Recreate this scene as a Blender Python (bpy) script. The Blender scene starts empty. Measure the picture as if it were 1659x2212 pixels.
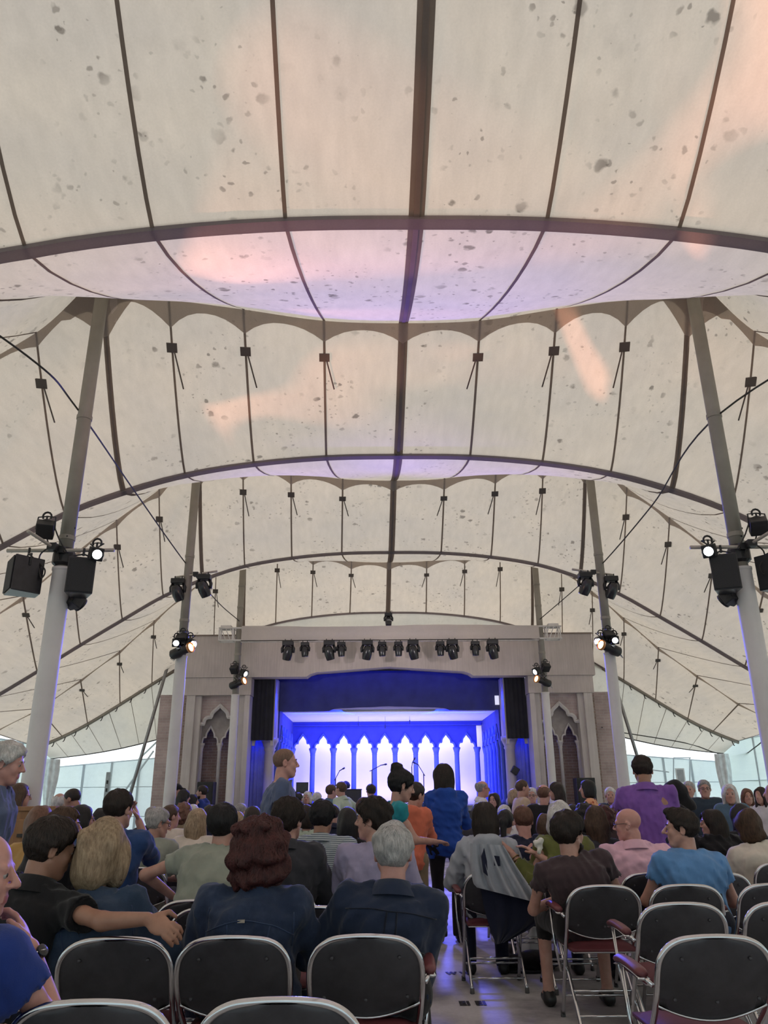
import bpy, bmesh, math, random
import numpy as np
from mathutils import Vector, Matrix, Euler

# ------------------------------------------------------------------ camera, sky, exposure
scene = bpy.context.scene
COL = scene.collection
IMG_W, IMG_H, FPX = 1659.0, 2212.0, 1661.0
CXP, CYP = 829.5, 1106.0
PITCH, YAW, ROLL = math.radians(20.53), math.radians(0.707), math.radians(0.5)
CAM = np.array([-0.39, 0.0, 1.31])
_f = np.array([math.sin(YAW)*math.cos(PITCH), math.cos(YAW)*math.cos(PITCH), math.sin(PITCH)])
_r0 = np.array([math.cos(YAW), -math.sin(YAW), 0.0]); _u0 = np.cross(_r0, _f)
_r = math.cos(ROLL)*_r0 - math.sin(ROLL)*_u0
_u = math.cos(ROLL)*_u0 + math.sin(ROLL)*_r0
cam_data = bpy.data.cameras.new('camera'); cam = bpy.data.objects.new('camera', cam_data); COL.objects.link(cam)
cam_data.sensor_fit = 'HORIZONTAL'; cam_data.sensor_width = 36.0; cam_data.lens = FPX/IMG_W*36.0
cam_data.clip_start = 0.05; cam_data.clip_end = 400
cam.matrix_world = Matrix(((_r[0], _u[0], -_f[0], CAM[0]), (_r[1], _u[1], -_f[1], CAM[1]), (_r[2], _u[2], -_f[2], CAM[2]), (0, 0, 0, 1)))
scene.camera = cam

def ray(x, y): return _f + (x-CXP)/FPX*_r - (y-CYP)/FPX*_u
def on_y(x, y, Y): d = ray(x, y); return CAM + d*((Y-CAM[1])/d[1])
def on_z(x, y, Z): d = ray(x, y); return CAM + d*((Z-CAM[2])/d[2])

world = bpy.data.worlds.new('overcast_sky'); scene.world = world; world.use_nodes = True
wn = world.node_tree.nodes; wn.clear()
wo = wn.new('ShaderNodeOutputWorld'); wb = wn.new('ShaderNodeBackground')
wb.inputs[0].default_value = (0.90, 0.98, 1.0, 1); wb.inputs[1].default_value = 2.0
world.node_tree.links.new(wb.outputs[0], wo.inputs[0])
vs = scene.view_settings
vs.view_transform = 'Standard'; vs.look = 'None'; vs.exposure = 0.0; vs.gamma = 1.0; vs.use_curve_mapping = False
scene.cycles.use_denoising = True
scene.cycles.max_bounces = 6; scene.cycles.diffuse_bounces = 4; scene.cycles.transmission_bounces = 6
scene.cycles.caustics_reflective = False; scene.cycles.caustics_refractive = False
scene.cycles.sample_clamp_indirect = 6.0

def light(name, kind, loc, target, power, color, size=0.1, size_y=None, spot=None, blend=0.5):
    L = bpy.data.lights.new(name, kind); L.energy = power; L.color = color
    if kind == 'AREA':
        L.size = size
        if size_y is not None: L.shape = 'RECTANGLE'; L.size_y = size_y
    else:
        L.shadow_soft_size = size
    if spot: L.spot_size = math.radians(spot); L.spot_blend = blend
    o = bpy.data.objects.new(name, L); COL.objects.link(o); o.location = loc
    d = Vector(target)-Vector(loc); o.rotation_euler = d.to_track_quat('-Z', 'Y').to_euler()
    return o

# blue and lavender stage lighting, hung inside the stage house behind the valance and behind the arcade
light('stage_blue_wash', 'AREA', (0, 24.0, 3.72), (0, 27, 2.2), 330, (0.004, 0.020, 1.0), 6.0, 0.14)
for sx in (-1, 1):
    light('stage_blue_side_wash', 'AREA', (sx*1.2, 24.0, 3.72), (sx*3.4, 25.0, 2.2), 60, (0.004, 0.018, 1.0), 1.2, 0.2)
    light('stage_blue_drape_wash', 'AREA', (sx*3.64, 22.5, 4.2), (sx*3.68, 23.0, 1.6), 110, (0.004, 0.018, 1.0), 0.4, 0.3)
    light('middle_pole_flood', 'SPOT', (sx*3.80, 14.45, 4.10), (sx*1.5, 21.6, 4.6), 420, (1.0, 0.88, 0.90), 0.06, None, 62, 0.8)
light('valance_blue_wash', 'AREA', (0, 22.3, 5.05), (0, 22.9, 3.9), 42, (0.004, 0.014, 1.0), 5.5, 0.2)
light('backdrop_top_wash', 'AREA', (0, 27.45, 3.75), (0, 27.95, 2.7), 85, (0.66, 0.60, 1.0), 6.2, 0.15)
light('backdrop_floor_wash', 'AREA', (0, 27.45, 1.3), (0, 27.95, 2.4), 40, (0.78, 0.64, 1.0), 6.2, 0.15)
for k in range(9): light('column_uplight', 'SPOT', (-0.10+(k-4)*0.692+0.346, 26.72, 1.2), (-0.10+(k-4)*0.692+0.346, 26.98, 2.2), 5, (0.04, 0.30, 1.0), 0.03, None, 60, 1.0)
light('stage_ceiling_wash', 'AREA', (0, 25.9, 1.35), (0, 25.5, 3.8), 105, (0.76, 0.70, 1.0), 5.5, 0.6)
for sx in (-1, 1):
    light('truss_violet_spot', 'SPOT', (sx*2.7, 20.2, 4.80), (sx*0.8, 7.4, 7.0), 4200, (0.34, 0.16, 1.0), 0.05, None, 34, 1.0)
    light('truss_blue_spot', 'SPOT', (sx*0.6, 20.2, 4.80), (sx*0.1, 7.0, 6.7), 2600, (0.16, 0.10, 1.0), 0.05, None, 22, 1.0)
    light('truss_front_spot', 'SPOT', (sx*1.6, 20.2, 4.80), (sx*1.2, 4.5, 0.8), 2000, (0.11, 0.12, 1.0), 0.35, None, 70, 1.0)

def gobo(loc, target, power, size, seed):
    """spot lamp behind a cut-out pattern disc that throws warm swirls on the roof"""
    o = light('gobo_spot', 'SPOT', loc, target, power, (1.0, 0.42, 0.26), 0.004, None, size, 0.25); L_ = o.data; L_.use_nodes = True
    N, L = L_.node_tree.nodes, L_.node_tree.links; em = [n for n in N if n.type == 'EMISSION'][0]
    tc = N.new('ShaderNodeTexCoord'); sp = N.new('ShaderNodeSeparateXYZ'); L.new(tc.outputs['Normal'], sp.inputs[0])
    dv = []
    for k in (0, 1):
        m = N.new('ShaderNodeMath'); m.operation = 'DIVIDE'; L.new(sp.outputs[k], m.inputs[0]); L.new(sp.outputs[2], m.inputs[1]); dv.append(m.outputs[0])
    cb = N.new('ShaderNodeCombineXYZ'); L.new(dv[0], cb.inputs[0]); L.new(dv[1], cb.inputs[1]); cb.inputs[2].default_value = seed*1.37
    wv = N.new('ShaderNodeTexWave'); wv.wave_type = 'RINGS'; wv.inputs['Scale'].default_value = 1.1; wv.inputs['Distortion'].default_value = 7.5; wv.inputs['Detail'].default_value = 0.5; wv.inputs['Detail Scale'].default_value = 1.1
    L.new(cb.outputs[0], wv.inputs['Vector'])
    r1 = N.new('ShaderNodeValToRGB'); r1.color_ramp.elements[0].position = .72; r1.color_ramp.elements[1].position = .94; L.new(wv.outputs[1], r1.inputs[0])
    L.new(r1.outputs[0], em.inputs['Strength'])
    return o
gobo((-3.75, 8.30, 4.62), (0.9, 4.0, 7.0), 800, 62, 1)
gobo((3.65, 8.30, 4.62), (-1.6, 4.0, 7.0), 800, 62, 2)
gobo((-4.0, 2.9, 4.6), (-0.9, 5.1, 6.5), 420, 70, 5)
gobo((4.0, 2.9, 4.6), (1.2, 5.0, 6.5), 420, 70, 6)
gobo((-3.75, 8.34, 4.62), (-0.3, 10.4, 7.2), 420, 66, 3)
gobo((3.65, 8.34, 4.62), (0.6, 10.4, 7.2), 420, 66, 4)

# ------------------------------------------------------------------ materials
MATS = {}
def ntree(m): return m.node_tree.nodes, m.node_tree.links
def new_mat(name):
    m = bpy.data.materials.new(name); m.use_nodes = True
    return m, m.node_tree.nodes['Principled BSDF'], m.node_tree.nodes, m.node_tree.links
def lin(c): return tuple(((v/255.0)/12.92 if v/255.0 <= 0.04045 else ((v/255.0+0.055)/1.055)**2.4) for v in c)
def tex_coord(N, L, scale=(1, 1, 1), kind='Object'):
    tc = N.new('ShaderNodeTexCoord'); mp = N.new('ShaderNodeMapping'); mp.inputs['Scale'].default_value = scale
    L.new(tc.outputs[kind], mp.inputs[0]); return mp.outputs[0]
def noise(N, L, vec, scale, detail=4, rough=0.55):
    n = N.new('ShaderNodeTexNoise'); n.inputs['Scale'].default_value = scale; n.inputs['Detail'].default_value = detail
    n.inputs['Roughness'].default_value = rough
    if vec is not None: L.new(vec, n.inputs['Vector'])
    return n.outputs[0]
def ramp(N, L, fac, stops):
    r = N.new('ShaderNodeValToRGB'); e = r.color_ramp.elements
    while len(e) < len(stops): e.new(0.5)
    for el, (p, c) in zip(e, stops): el.position = p; el.color = tuple(c)+((1,) if len(c) == 3 else ())
    L.new(fac, r.inputs[0]); return r.outputs[0]
def mixc(N, L, a, b, fac, mode='MIX'):
    m = N.new('ShaderNodeMix'); m.data_type = 'RGBA'; m.blend_type = mode
    for s, v in ((6, a), (7, b)):
        if hasattr(v, 'node'): L.new(v, m.inputs[s])
        else: m.inputs[s].default_value = tuple(v)+((1,) if len(v) == 3 else ())
    if hasattr(fac, 'node'): L.new(fac, m.inputs[0])
    else: m.inputs[0].default_value = fac
    return m.outputs[2]
def bump(N, L, B, h, strength=0.3, dist=0.01):
    b = N.new('ShaderNodeBump'); b.inputs['Strength'].default_value = strength; b.inputs['Distance'].default_value = dist
    L.new(h, b.inputs['Height']); L.new(b.outputs[0], B.inputs['Normal'])

def plain(name, col, rough=0.6, metal=0.0, var=0.15, scale=6, bmp=0.15, bscale=60, coat=0.0, spec=0.5):
    """principled surface with a mottled tone and a fine relief"""
    if name in MATS: return MATS[name]
    m, B, N, L = new_mat(name)
    v = tex_coord(N, L)
    n = noise(N, L, v, scale)
    d = tuple(c*(1-var) for c in col); b = tuple(min(1, c*(1+var)) for c in col)
    L.new(ramp(N, L, n, [(0.3, d), (0.7, b)]), B.inputs['Base Color'])
    B.inputs['Roughness'].default_value = rough; B.inputs['Metallic'].default_value = metal
    B.inputs['Specular IOR Level'].default_value = spec
    if coat: B.inputs['Coat Weight'].default_value = coat
    if bmp: bump(N, L, B, noise(N, L, v, bscale), bmp, 0.004)
    MATS[name] = m; return m

def canvas(name, trans, refl, stain=0.0, streak=0.1, mixf=0.5):
    """cloth that lets daylight through; mildew spots belong to the cloth"""
    if name in MATS: return MATS[name]
    m = bpy.data.materials.new(name); m.use_nodes = True; N, L = ntree(m); N.clear()
    out = N.new('ShaderNodeOutputMaterial'); mx = N.new('ShaderNodeMixShader')
    tr = N.new('ShaderNodeBsdfTranslucent'); df = N.new('ShaderNodeBsdfDiffuse')
    v = tex_coord(N, L); vs_ = tex_coord(N, L, (1.0, 0.12, 1.0))
    st = noise(N, L, vs_, 9, 5); big = noise(N, L, v, 0.7, 3)
    weave = noise(N, L, tex_coord(N, L, (1, 1, 1)), 55, 2)
    f1 = ramp(N, L, st, [(0.25, (1-streak,)*3), (0.75, (1+streak*0.3,)*3)])
    f2 = ramp(N, L, big, [(0.3, (0.90, 0.91, 0.94)), (0.7, (1.04, 1.02, 1.0))])
    f3 = ramp(N, L, weave, [(0.3, (0.965,)*3), (0.7, (1.02,)*3)])
    c = mixc(N, L, mixc(N, L, f1, f2, 1.0, 'MULTIPLY'), f3, 1.0, 'MULTIPLY')
    if stain:
        wob = N.new('ShaderNodeVectorMath'); wob.operation = 'MULTIPLY_ADD'; wob.inputs[1].default_value = (.09, .09, .09)
        nz = N.new('ShaderNodeTexNoise'); nz.inputs['Scale'].default_value = 11; L.new(v, nz.inputs['Vector']); L.new(nz.outputs['Color'], wob.inputs[0]); L.new(v, wob.inputs[2])
        def dots(scale, size):
            vo = N.new('ShaderNodeTexVoronoi'); vo.inputs['Scale'].default_value = scale; L.new(wob.outputs[0], vo.inputs['Vector'])
            sc = N.new('ShaderNodeSeparateColor'); L.new(vo.outputs['Color'], sc.inputs[0])
            pw = N.new('ShaderNodeMath'); pw.operation = 'POWER'; pw.inputs[1].default_value = 1.7; L.new(sc.outputs[0], pw.inputs[0])
            ml = N.new('ShaderNodeMath'); ml.operation = 'MULTIPLY_ADD'; ml.inputs[1].default_value = size; ml.inputs[2].default_value = .01; L.new(pw.outputs[0], ml.inputs[0])
            dv = N.new('ShaderNodeMath'); dv.operation = 'DIVIDE'; L.new(vo.outputs['Distance'], dv.inputs[0]); L.new(ml.outputs[0], dv.inputs[1])
            return ramp(N, L, dv.outputs[0], [(.62, (1, 1, 1)), (1.0, (0, 0, 0))])
        clus = noise(N, L, v, 1.1, 2)
        b = ramp(N, L, clus, [(0.47, (0, 0, 0)), (0.62, (1, 1, 1))])
        smear = ramp(N, L, noise(N, L, tex_coord(N, L, (1, .5, 1)), 5, 4), [(.60, (0, 0, 0)), (.80, (.5, .5, .5))])
        ab = mixc(N, L, mixc(N, L, mixc(N, L, dots(5.0, .36), dots(12.0, .40), 0.8, 'ADD'), smear, 0.6, 'ADD'), b, 1.0, 'MULTIPLY')
        sepk = N.new('ShaderNodeRGBToBW'); L.new(ab, sepk.inputs[0])
        mul = N.new('ShaderNodeMath'); mul.operation = 'MULTIPLY'; mul.inputs[1].default_value = stain; mul.use_clamp = True
        L.new(sepk.outputs[0], mul.inputs[0])
        c = mixc(N, L, c, (0.34, 0.33, 0.33), mul.outputs[0])
    L.new(mixc(N, L, c, trans, 1.0, 'MULTIPLY'), tr.inputs[0])
    L.new(mixc(N, L, c, refl, 1.0, 'MULTIPLY'), df.inputs[0])
    mx.inputs[0].default_value = mixf
    L.new(tr.outputs[0], mx.inputs[1]); L.new(df.outputs[0], mx.inputs[2]); L.new(mx.outputs[0], out.inputs[0])
    MATS[name] = m; return m

def glow(name, col, strength):
    if name in MATS: return MATS[name]
    m = bpy.data.materials.new(name); m.use_nodes = True; N, L = ntree(m); N.clear()
    o = N.new('ShaderNodeOutputMaterial'); e = N.new('ShaderNodeEmission'); e.inputs[0].default_value = (*col, 1); e.inputs[1].default_value = strength
    L.new(e.outputs[0], o.inputs[0]); MATS[name] = m; return m

M_CANVAS = canvas('tent_canvas', (0.555, 0.455, 0.372), (0.70, 0.65, 0.60), 0.85, 0.10)
M_CANVAS_END = canvas('tent_canvas_clean', (0.56, 0.51, 0.44), (0.70, 0.68, 0.63), 0.25, 0.06)
M_SEAM = canvas('seam_webbing', (0.20, 0.16, 0.135), (0.27, 0.23, 0.20), 0, 0.1)
M_SEAM_IN = canvas('seam_webbing_light', (0.30, 0.25, 0.21), (0.34, 0.30, 0.27), 0, 0.1)
M_BAND = canvas('valley_webbing', (0.20, 0.165, 0.165), (0.32, 0.285, 0.29), 0, 0.05)
M_DOUBLER = canvas('ridge_doubler_cloth', (0.46, 0.38, 0.31), (0.5, 0.46, 0.41), 0.3, 0.05)
M_PLATE = canvas('strap_plate_cloth', (0.10, 0.085, 0.075), (0.28, 0.25, 0.22), 0, 0.05)
M_TARP = canvas('sidewall_tarp', (0.74, 0.84, 0.87), (0.78, 0.82, 0.84), 0.0, 0.05, 0.18)
M_TARP_SEAM = canvas('sidewall_seam', (0.75, 0.83, 0.86), (0.8, 0.82, 0.84), 0, 0.02)
M_POLE = plain('pole_painted_steel', (0.27, 0.245, 0.205), 0.55, 0.0, 0.12, 3)
M_SLEEVE = plain('pole_sleeve_vinyl', (0.66, 0.63, 0.62), 0.5, 0.0, 0.06, 3)
M_STEEL = plain('galvanised_steel', (0.33, 0.34, 0.35), 0.45, 0.7, 0.15, 8)
M_PIPE = plain('bare_pipe', (0.42, 0.38, 0.33), 0.5, 0.2, 0.15, 8)
M_BLACK = plain('black_housing', (0.012, 0.012, 0.014), 0.45, 0.0, 0.3, 10)
M_BLACKGLOSS = plain('black_gloss_housing', (0.02, 0.02, 0.024), 0.22, 0.0, 0.2, 10)
M_GRILLE = plain('speaker_grille', (0.018, 0.018, 0.02), 0.7, 0.0, 0.4, 200, 0.8, 260)
M_CABLE = plain('black_cable', (0.025, 0.022, 0.02), 0.6)
M_RING = plain('light_grey_yoke', (0.45, 0.45, 0.47), 0.35, 0.5)
M_WHITE_TRUSS = plain('white_truss_paint', (0.66, 0.62, 0.60), 0.45)
M_LENS_COOL = glow('cool_lens_glow', (0.92, 0.97, 1.0), 9)
M_LENS_WARM = glow('warm_lens_glow', (1.0, 0.66, 0.28), 9)
M_LENS_DARK = plain('dark_lens', (0.02, 0.02, 0.03), 0.08, 0.0, 0.1, 5, 0, 1, 0.6)
M_AMBER = plain('amber_rim', (0.5, 0.2, 0.05), 0.4)

def clad(name, col, col2):
    m, B, N, L = new_mat(name)
    v = tex_coord(N, L, (9, 9, 0.35)); n = noise(N, L, v, 4, 6, 0.7); n2 = noise(N, L, tex_coord(N, L), 1.2, 3)
    c = ramp(N, L, n, [(0.3, col2), (0.65, col)])
    L.new(mixc(N, L, c, ramp(N, L, n2, [(0.3, (0.85,)*3), (0.7, (1.05,)*3)]), 1.0, 'MULTIPLY'), B.inputs['Base Color'])
    B.inputs['Roughness'].default_value = 0.75; bump(N, L, B, n, 0.15, 0.004)
    MATS[name] = m; return m
M_STONE = clad('portal_board_cladding', (0.62, 0.54, 0.51), (0.50, 0.435, 0.41))
M_COLUMN = clad('portal_column_stone', (0.64, 0.58, 0.55), (0.54, 0.485, 0.465))
M_TRIM = plain('arch_trim_stone', (0.60, 0.56, 0.55), 0.7, 0, 0.1, 8)

def brick(name, c1, c2, mortar, scale=1.0):
    m, B, N, L = new_mat(name)
    tc = N.new('ShaderNodeTexCoord'); mp = N.new('ShaderNodeMapping'); mp.inputs['Rotation'].default_value = (math.pi/2, 0, 0)
    L.new(tc.outputs['Object'], mp.inputs[0])
    b = N.new('ShaderNodeTexBrick'); b.inputs['Color1'].default_value = (*c1, 1); b.inputs['Color2'].default_value = (*c2, 1)
    b.inputs['Mortar'].default_value = (*mortar, 1); b.inputs['Scale'].default_value = scale
    b.inputs['Mortar Size'].default_value = 0.008; b.inputs['Brick Width'].default_value = 0.22; b.inputs['Row Height'].default_value = 0.075
    L.new(mp.outputs[0], b.inputs['Vector'])
    n = noise(N, L, tex_coord(N, L), 2.5, 4)
    L.new(mixc(N, L, b.outputs[0], ramp(N, L, n, [(0.3, (0.8,)*3), (0.7, (1.15,)*3)]), 1.0, 'MULTIPLY'), B.inputs['Base Color'])
    B.inputs['Roughness'].default_value = 0.85; bump(N, L, B, b.outputs['Fac'], -0.3, 0.01)
    MATS[name] = m; return m
M_BRICK = brick('old_red_brick', (0.30, 0.20, 0.17), (0.24, 0.165, 0.145), (0.34, 0.29, 0.26))
M_BRICK_PINK = brick('pale_pink_brick', (0.50, 0.39, 0.37), (0.44, 0.34, 0.325), (0.5, 0.43, 0.41))
M_STAGETRIM = plain('stage_trim_blue_light_tint', (0.10, 0.15, 0.42), 0.6, 0, 0.1, 6)  # trim colour carries the blue of the stage light
M_STAGEWALL = plain('stage_plaster_blue_light_tint', (0.055, 0.07, 0.32), 0.7, 0, 0.12, 4)  # blue stage light painted into the wall base colour, deepening the wash
M_BACKDROP = plain('white_backdrop_cloth', (0.86, 0.86, 0.88), 0.9, 0, 0.02, 2, 0)
M_STAGECEIL = plain('stage_ceiling_paint', (0.84, 0.84, 0.86), 0.8, 0, 0.03, 2, 0)
M_VALANCE = plain('dark_blue_valance_cloth', (0.04, 0.045, 0.09), 0.85, 0, 0.15, 3)
M_LEG = plain('black_masking_cloth', (0.018, 0.018, 0.025), 0.9, 0, 0.2, 3)
M_BLUECURTAIN = plain('stage_side_drape', (0.30, 0.32, 0.42), 0.85, 0, 0.15, 3)
M_STAGEFLOOR = plain('black_stage_deck', (0.03, 0.03, 0.035), 0.45, 0, 0.2, 4)
M_WOOD = clad('oak_cabinet_wood', (0.36, 0.19, 0.09), (0.25, 0.125, 0.06))
M_GRASS = plain('outside_lawn', (0.06, 0.12, 0.03), 0.9, 0, 0.4, 3)

def floor_mat():
    m, B, N, L = new_mat('worn_concrete_floor')
    v = tex_coord(N, L); n = noise(N, L, v, 1.3, 5, 0.6); n2 = noise(N, L, v, 0.45, 3); n3 = noise(N, L, v, 40, 3)
    c = ramp(N, L, n, [(0.40, (0.27, 0.255, 0.26)), (0.50, (0.47, 0.45, 0.45)), (0.60, (0.62, 0.60, 0.60))])
    d = ramp(N, L, n2, [(0.35, (0.75,)*3), (0.65, (1.1,)*3)])
    e = ramp(N, L, n3, [(0.3, (0.92,)*3), (0.7, (1.05,)*3)])
    L.new(mixc(N, L, mixc(N, L, c, d, 1, 'MULTIPLY'), e, 1, 'MULTIPLY'), B.inputs['Base Color'])
    B.inputs['Roughness'].default_value = 0.55; bump(N, L, B, n3, 0.1, 0.003)
    return m
M_FLOOR = floor_mat()
M_STENCIL = plain('black_stencil_paint', (0.02, 0.02, 0.022), 0.6)

# ------------------------------------------------------------------ mesh building
class MB:
    def __init__(self): self.v = []; self.f = []
    def add(self, vs, fs):
        o = len(self.v); self.v.extend([tuple(map(float, p)) for p in vs]); self.f.extend([tuple(i+o for i in f) for f in fs]); return self
    def box(self, x0, x1, y0, y1, z0, z1, M=None):
        p = [(x, y, z) for z in (z0, z1) for y in (y0, y1) for x in (x0, x1)]
        if M is not None: p = [tuple(M @ Vector(q)) for q in p]
        return self.add(p, [(0, 2, 3, 1), (4, 5, 7, 6), (0, 1, 5, 4), (2, 6, 7, 3), (0, 4, 6, 2), (1, 3, 7, 5)])
    def tube(self, path, r, n=8, closed=False, caps=True, flat=None):
        P = [Vector(p) for p in path]; m = len(P); rs = r if hasattr(r, '__len__') else [r]*m
        T = []
        for i in range(m):
            a = P[(i-1) % m] if (closed or i > 0) else P[i]; b = P[(i+1) % m] if (closed or i < m-1) else P[i]
            T.append((b-a).normalized())
        up = Vector((0, 0, 1)) if abs(T[0].z) < 0.9 else Vector((0, 1, 0))
        nx = T[0].cross(up).normalized(); vs = []
        for i in range(m):
            nx = (nx - T[i]*nx.dot(T[i])).normalized(); ny = T[i].cross(nx)
            for k in range(n):
                a = 2*math.pi*k/n; sx, sy = (1, 1) if flat is None else flat
                vs.append(P[i]+nx*(math.cos(a)*rs[i]*sx)+ny*(math.sin(a)*rs[i]*sy))
        fs = []
        for i in range(m if closed else m-1):
            j = (i+1) % m
            for k in range(n): fs.append((i*n+k, j*n+k, j*n+(k+1) % n, i*n+(k+1) % n))
        if caps and not closed: fs.append(tuple(range(n))); fs.append(tuple((m-1)*n+k for k in reversed(range(n))))
        return self.add(vs, fs)
    def lathe(self, prof, n=16, M=None, end=True):
        vs = []; fs = []
        for r, z in prof:
            for k in range(n): a = 2*math.pi*k/n; vs.append(Vector((r*math.cos(a), r*math.sin(a), z)))
        if M is not None: vs = [M @ p for p in vs]
        m = len(prof)
        for i in range(m-1):
            for k in range(n): fs.append((i*n+k, i*n+(k+1) % n, (i+1)*n+(k+1) % n, (i+1)*n+k))
        fs.append(tuple(reversed(range(n))))
        if end: fs.append(tuple((m-1)*n+k for k in range(n)))
        return self.add(vs, fs)
    def grid(self, P):
        P = np.asarray(P); a, b = P.shape[:2]
        return self.add(P.reshape(-1, 3), [(i*b+j, i*b+j+1, (i+1)*b+j+1, (i+1)*b+j) for i in range(a-1) for j in range(b-1)])
    def mesh(self, name, mat, smooth=False, bevel=0):
        me = bpy.data.meshes.new(name); me.from_pydata(self.v, [], self.f)
        if bevel:
            bm = bmesh.new(); bm.from_mesh(me); bmesh.ops.remove_doubles(bm, verts=bm.verts, dist=1e-5)
            es = [e for e in bm.edges if len(e.link_faces) == 2 and e.calc_face_angle(0) > 0.6]
            bmesh.ops.bevel(bm, geom=es, offset=bevel, segments=2, profile=0.6, affect='EDGES'); bm.to_mesh(me); bm.free()
        me.materials.append(mat)
        if smooth: me.polygons.foreach_set('use_smooth', [True]*len(me.polygons))
        me.update(); return me
    def obj(self, name, mat, parent=None, smooth=False, bevel=0):
        return link(name, self.mesh(name, mat, smooth, bevel), parent)

def link(name, me, parent=None):
    o = bpy.data.objects.new(name, me); COL.objects.link(o)
    if parent is not None: o.parent = parent
    return o
def tag(o, label, cat=None, group=None, kind=None):
    o['label'] = label
    if cat: o['category'] = cat
    if group: o['group'] = group
    if kind: o['kind'] = kind
    return o
def thing(name, label, cat, loc=(0, 0, 0), rz=0.0, group=None, kind=None):
    o = bpy.data.objects.new(name, None); COL.objects.link(o); o.location = loc; o.rotation_euler = (0, 0, rz)
    o.empty_display_size = 0.1
    return tag(o, label, cat, group, kind)
def structure(name, label, loc=(0, 0, 0)): return thing(name, label, None, loc, 0, None, 'structure')
def spline(pts, n):
    """Catmull-Rom through points"""
    P = [np.array(p, float) for p in pts]; P = [2*P[0]-P[1]]+P+[2*P[-1]-P[-2]]; out = []
    for i in range(1, len(P)-2):
        a, b, c, d = P[i-1:i+3]
        for k in range(n):
            t = k/n; out.append(0.5*((2*b)+(c-a)*t+(2*a-5*b+4*c-d)*t*t+(3*b-a-3*c+d)*t**3))
    out.append(P[-2]); return out

# ------------------------------------------------------------------ floor and ground
fl = MB().box(-10.6, 10.6, -8.0, 28.5, -0.1, 0.0).obj('floor', M_FLOOR); tag(fl, 'grey worn concrete floor of the tent with pale patches', kind='structure')
gr = MB().add([(-120, -120, -0.12), (120, -120, -0.12), (120, 120, -0.12), (-120, 120, -0.12)], [(0, 1, 2, 3)]).obj('ground', M_GRASS)
tag(gr, 'green lawn outside around the tent', kind='structure')

# ------------------------------------------------------------------ tent canopy
RIDGE_Y = [-3.4, 2.65, 8.7, 14.75, 20.8]
VALLEY_Y = [-6.4, -0.35, 5.7, 11.7, 17.75, 23.8]
VALLEY_C = {-6.4: 6.3, -0.35: 6.3, 5.7: 6.3, 11.7: 6.69, 17.75: 6.92, 23.8: 6.84}
RIDGE_C = {-3.4: 7.3, 2.65: 7.3, 8.7: 7.27, 14.75: 7.55, 20.8: 7.6}
UK = np.arange(12.0)
RX = np.array([0, 1.06, 2.14, 3.15, 4.08, 4.85, 5.65, 6.45, 7.3, 8.25, 9.25, 10.35])
RZ = np.array([0, .04, .22, .38, .52, -.15, -.78, -1.5, -2.28, -3.0, -3.7, -4.25])
VX = np.array([0, 1.2, 2.4, 3.52, 4.5, 5.4, 6.3, 7.2, 8.1, 9.0, 9.7, 10.4])
VZ = np.array([0, -.02, -.13, -.33, -.66, -1.06, -1.62, -2.2, -2.8, -3.38, -3.75, -4.05])
def smooth_interp(u, K, V):
    u = abs(u); i = int(min(max(math.floor(u), 0), len(K)-2)); t = u-i
    g = lambda j: V[j] if 0 <= j < len(V) else (V[0] if j < 0 else 2*V[-1]-V[-2])
    a = g(i-1) if i > 0 else (-V[1] if V is RX or V is VX else V[1]); b, c, d = V[i], V[i+1], g(i+2)
    return 0.5*((2*b)+(c-a)*t+(2*a-5*b+4*c-d)*t*t+(3*b-a-3*c+d)*t**3)
def ridge_pt(u, Y):
    s = -1 if u < 0 else 1; x = smooth_interp(u, UK, RX)*s
    if Y == 8.7 and s > 0: x *= 0.965
    z = RIDGE_C[Y] + smooth_interp(u, UK, RZ) + 0.22*math.exp(-((abs(u)-4)/0.5)**2)
    base = 3.02; k = min(1, max(0, (abs(u)-4)/7)); z = z*(1-k)+(7.3+smooth_interp(u, UK, RZ))*k
    return np.array([x, Y, z])
def valley_pt(u, Y):
    s = -1 if u < 0 else 1; x = smooth_interp(u, UK, VX)*s
    z = VALLEY_C[Y]+smooth_interp(u, UK, VZ)
    k = min(1, max(0, (abs(u)-3)/8)); z = z*(1-k)+(6.92+smooth_interp(u, UK, VZ)+(0.0 if abs(u) < 8 else 0))*k
    return np.array([x, Y, z])
def surf(u, yr, yv, t, drop=0.0):
    """t = 0 at the valley, 1 at the ridge"""
    v, r = valley_pt(u, yv), ridge_pt(u, yr)
    k = min(1, max(0, (abs(u)-5)/4)); e = 1.45*(1-k)+1.0*k
    p = v+(r-v)*t; p[2] = v[2]+(r[2]-v[2])*t**e-drop
    return p
ceiling = structure('ceiling', 'cream canvas tent roof in ridges and valleys, spotted with mildew')
SLOPES = []
for r in RIDGE_Y:
    for v in VALLEY_Y:
        if abs(abs(r-v)-3.0) < 0.2: SLOPES.append((r, v))
NT = 8
for (yr, yv) in SLOPES:
    for i in range(-11, 11):
        G = [[surf(i+a/3.0, yr, yv, t/NT) for a in range(4)] for t in range(NT+1)]
        MB().grid(G).obj('canvas_panel', M_CANVAS, ceiling, True)
    for i in range(-11, 12):
        w = 0.14 if i == 0 else (0.105 if abs(i) == 4 else 0.036)
        dx = w/1.15
        for (ww, dr, mt, nm) in ((dx, 0.012, M_SEAM, 'seam_strap'),)+(((dx*0.35, 0.02, M_SEAM_IN, 'seam_stitching'),) if i in (0, 4, -4) else ()):
            G = [[surf(i-ww/2, yr, yv, t/NT, dr), surf(i+ww/2, yr, yv, t/NT, dr)] for t in range(NT+1)]
            MB().grid(G).obj(nm, mt, ceiling, True)
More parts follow.
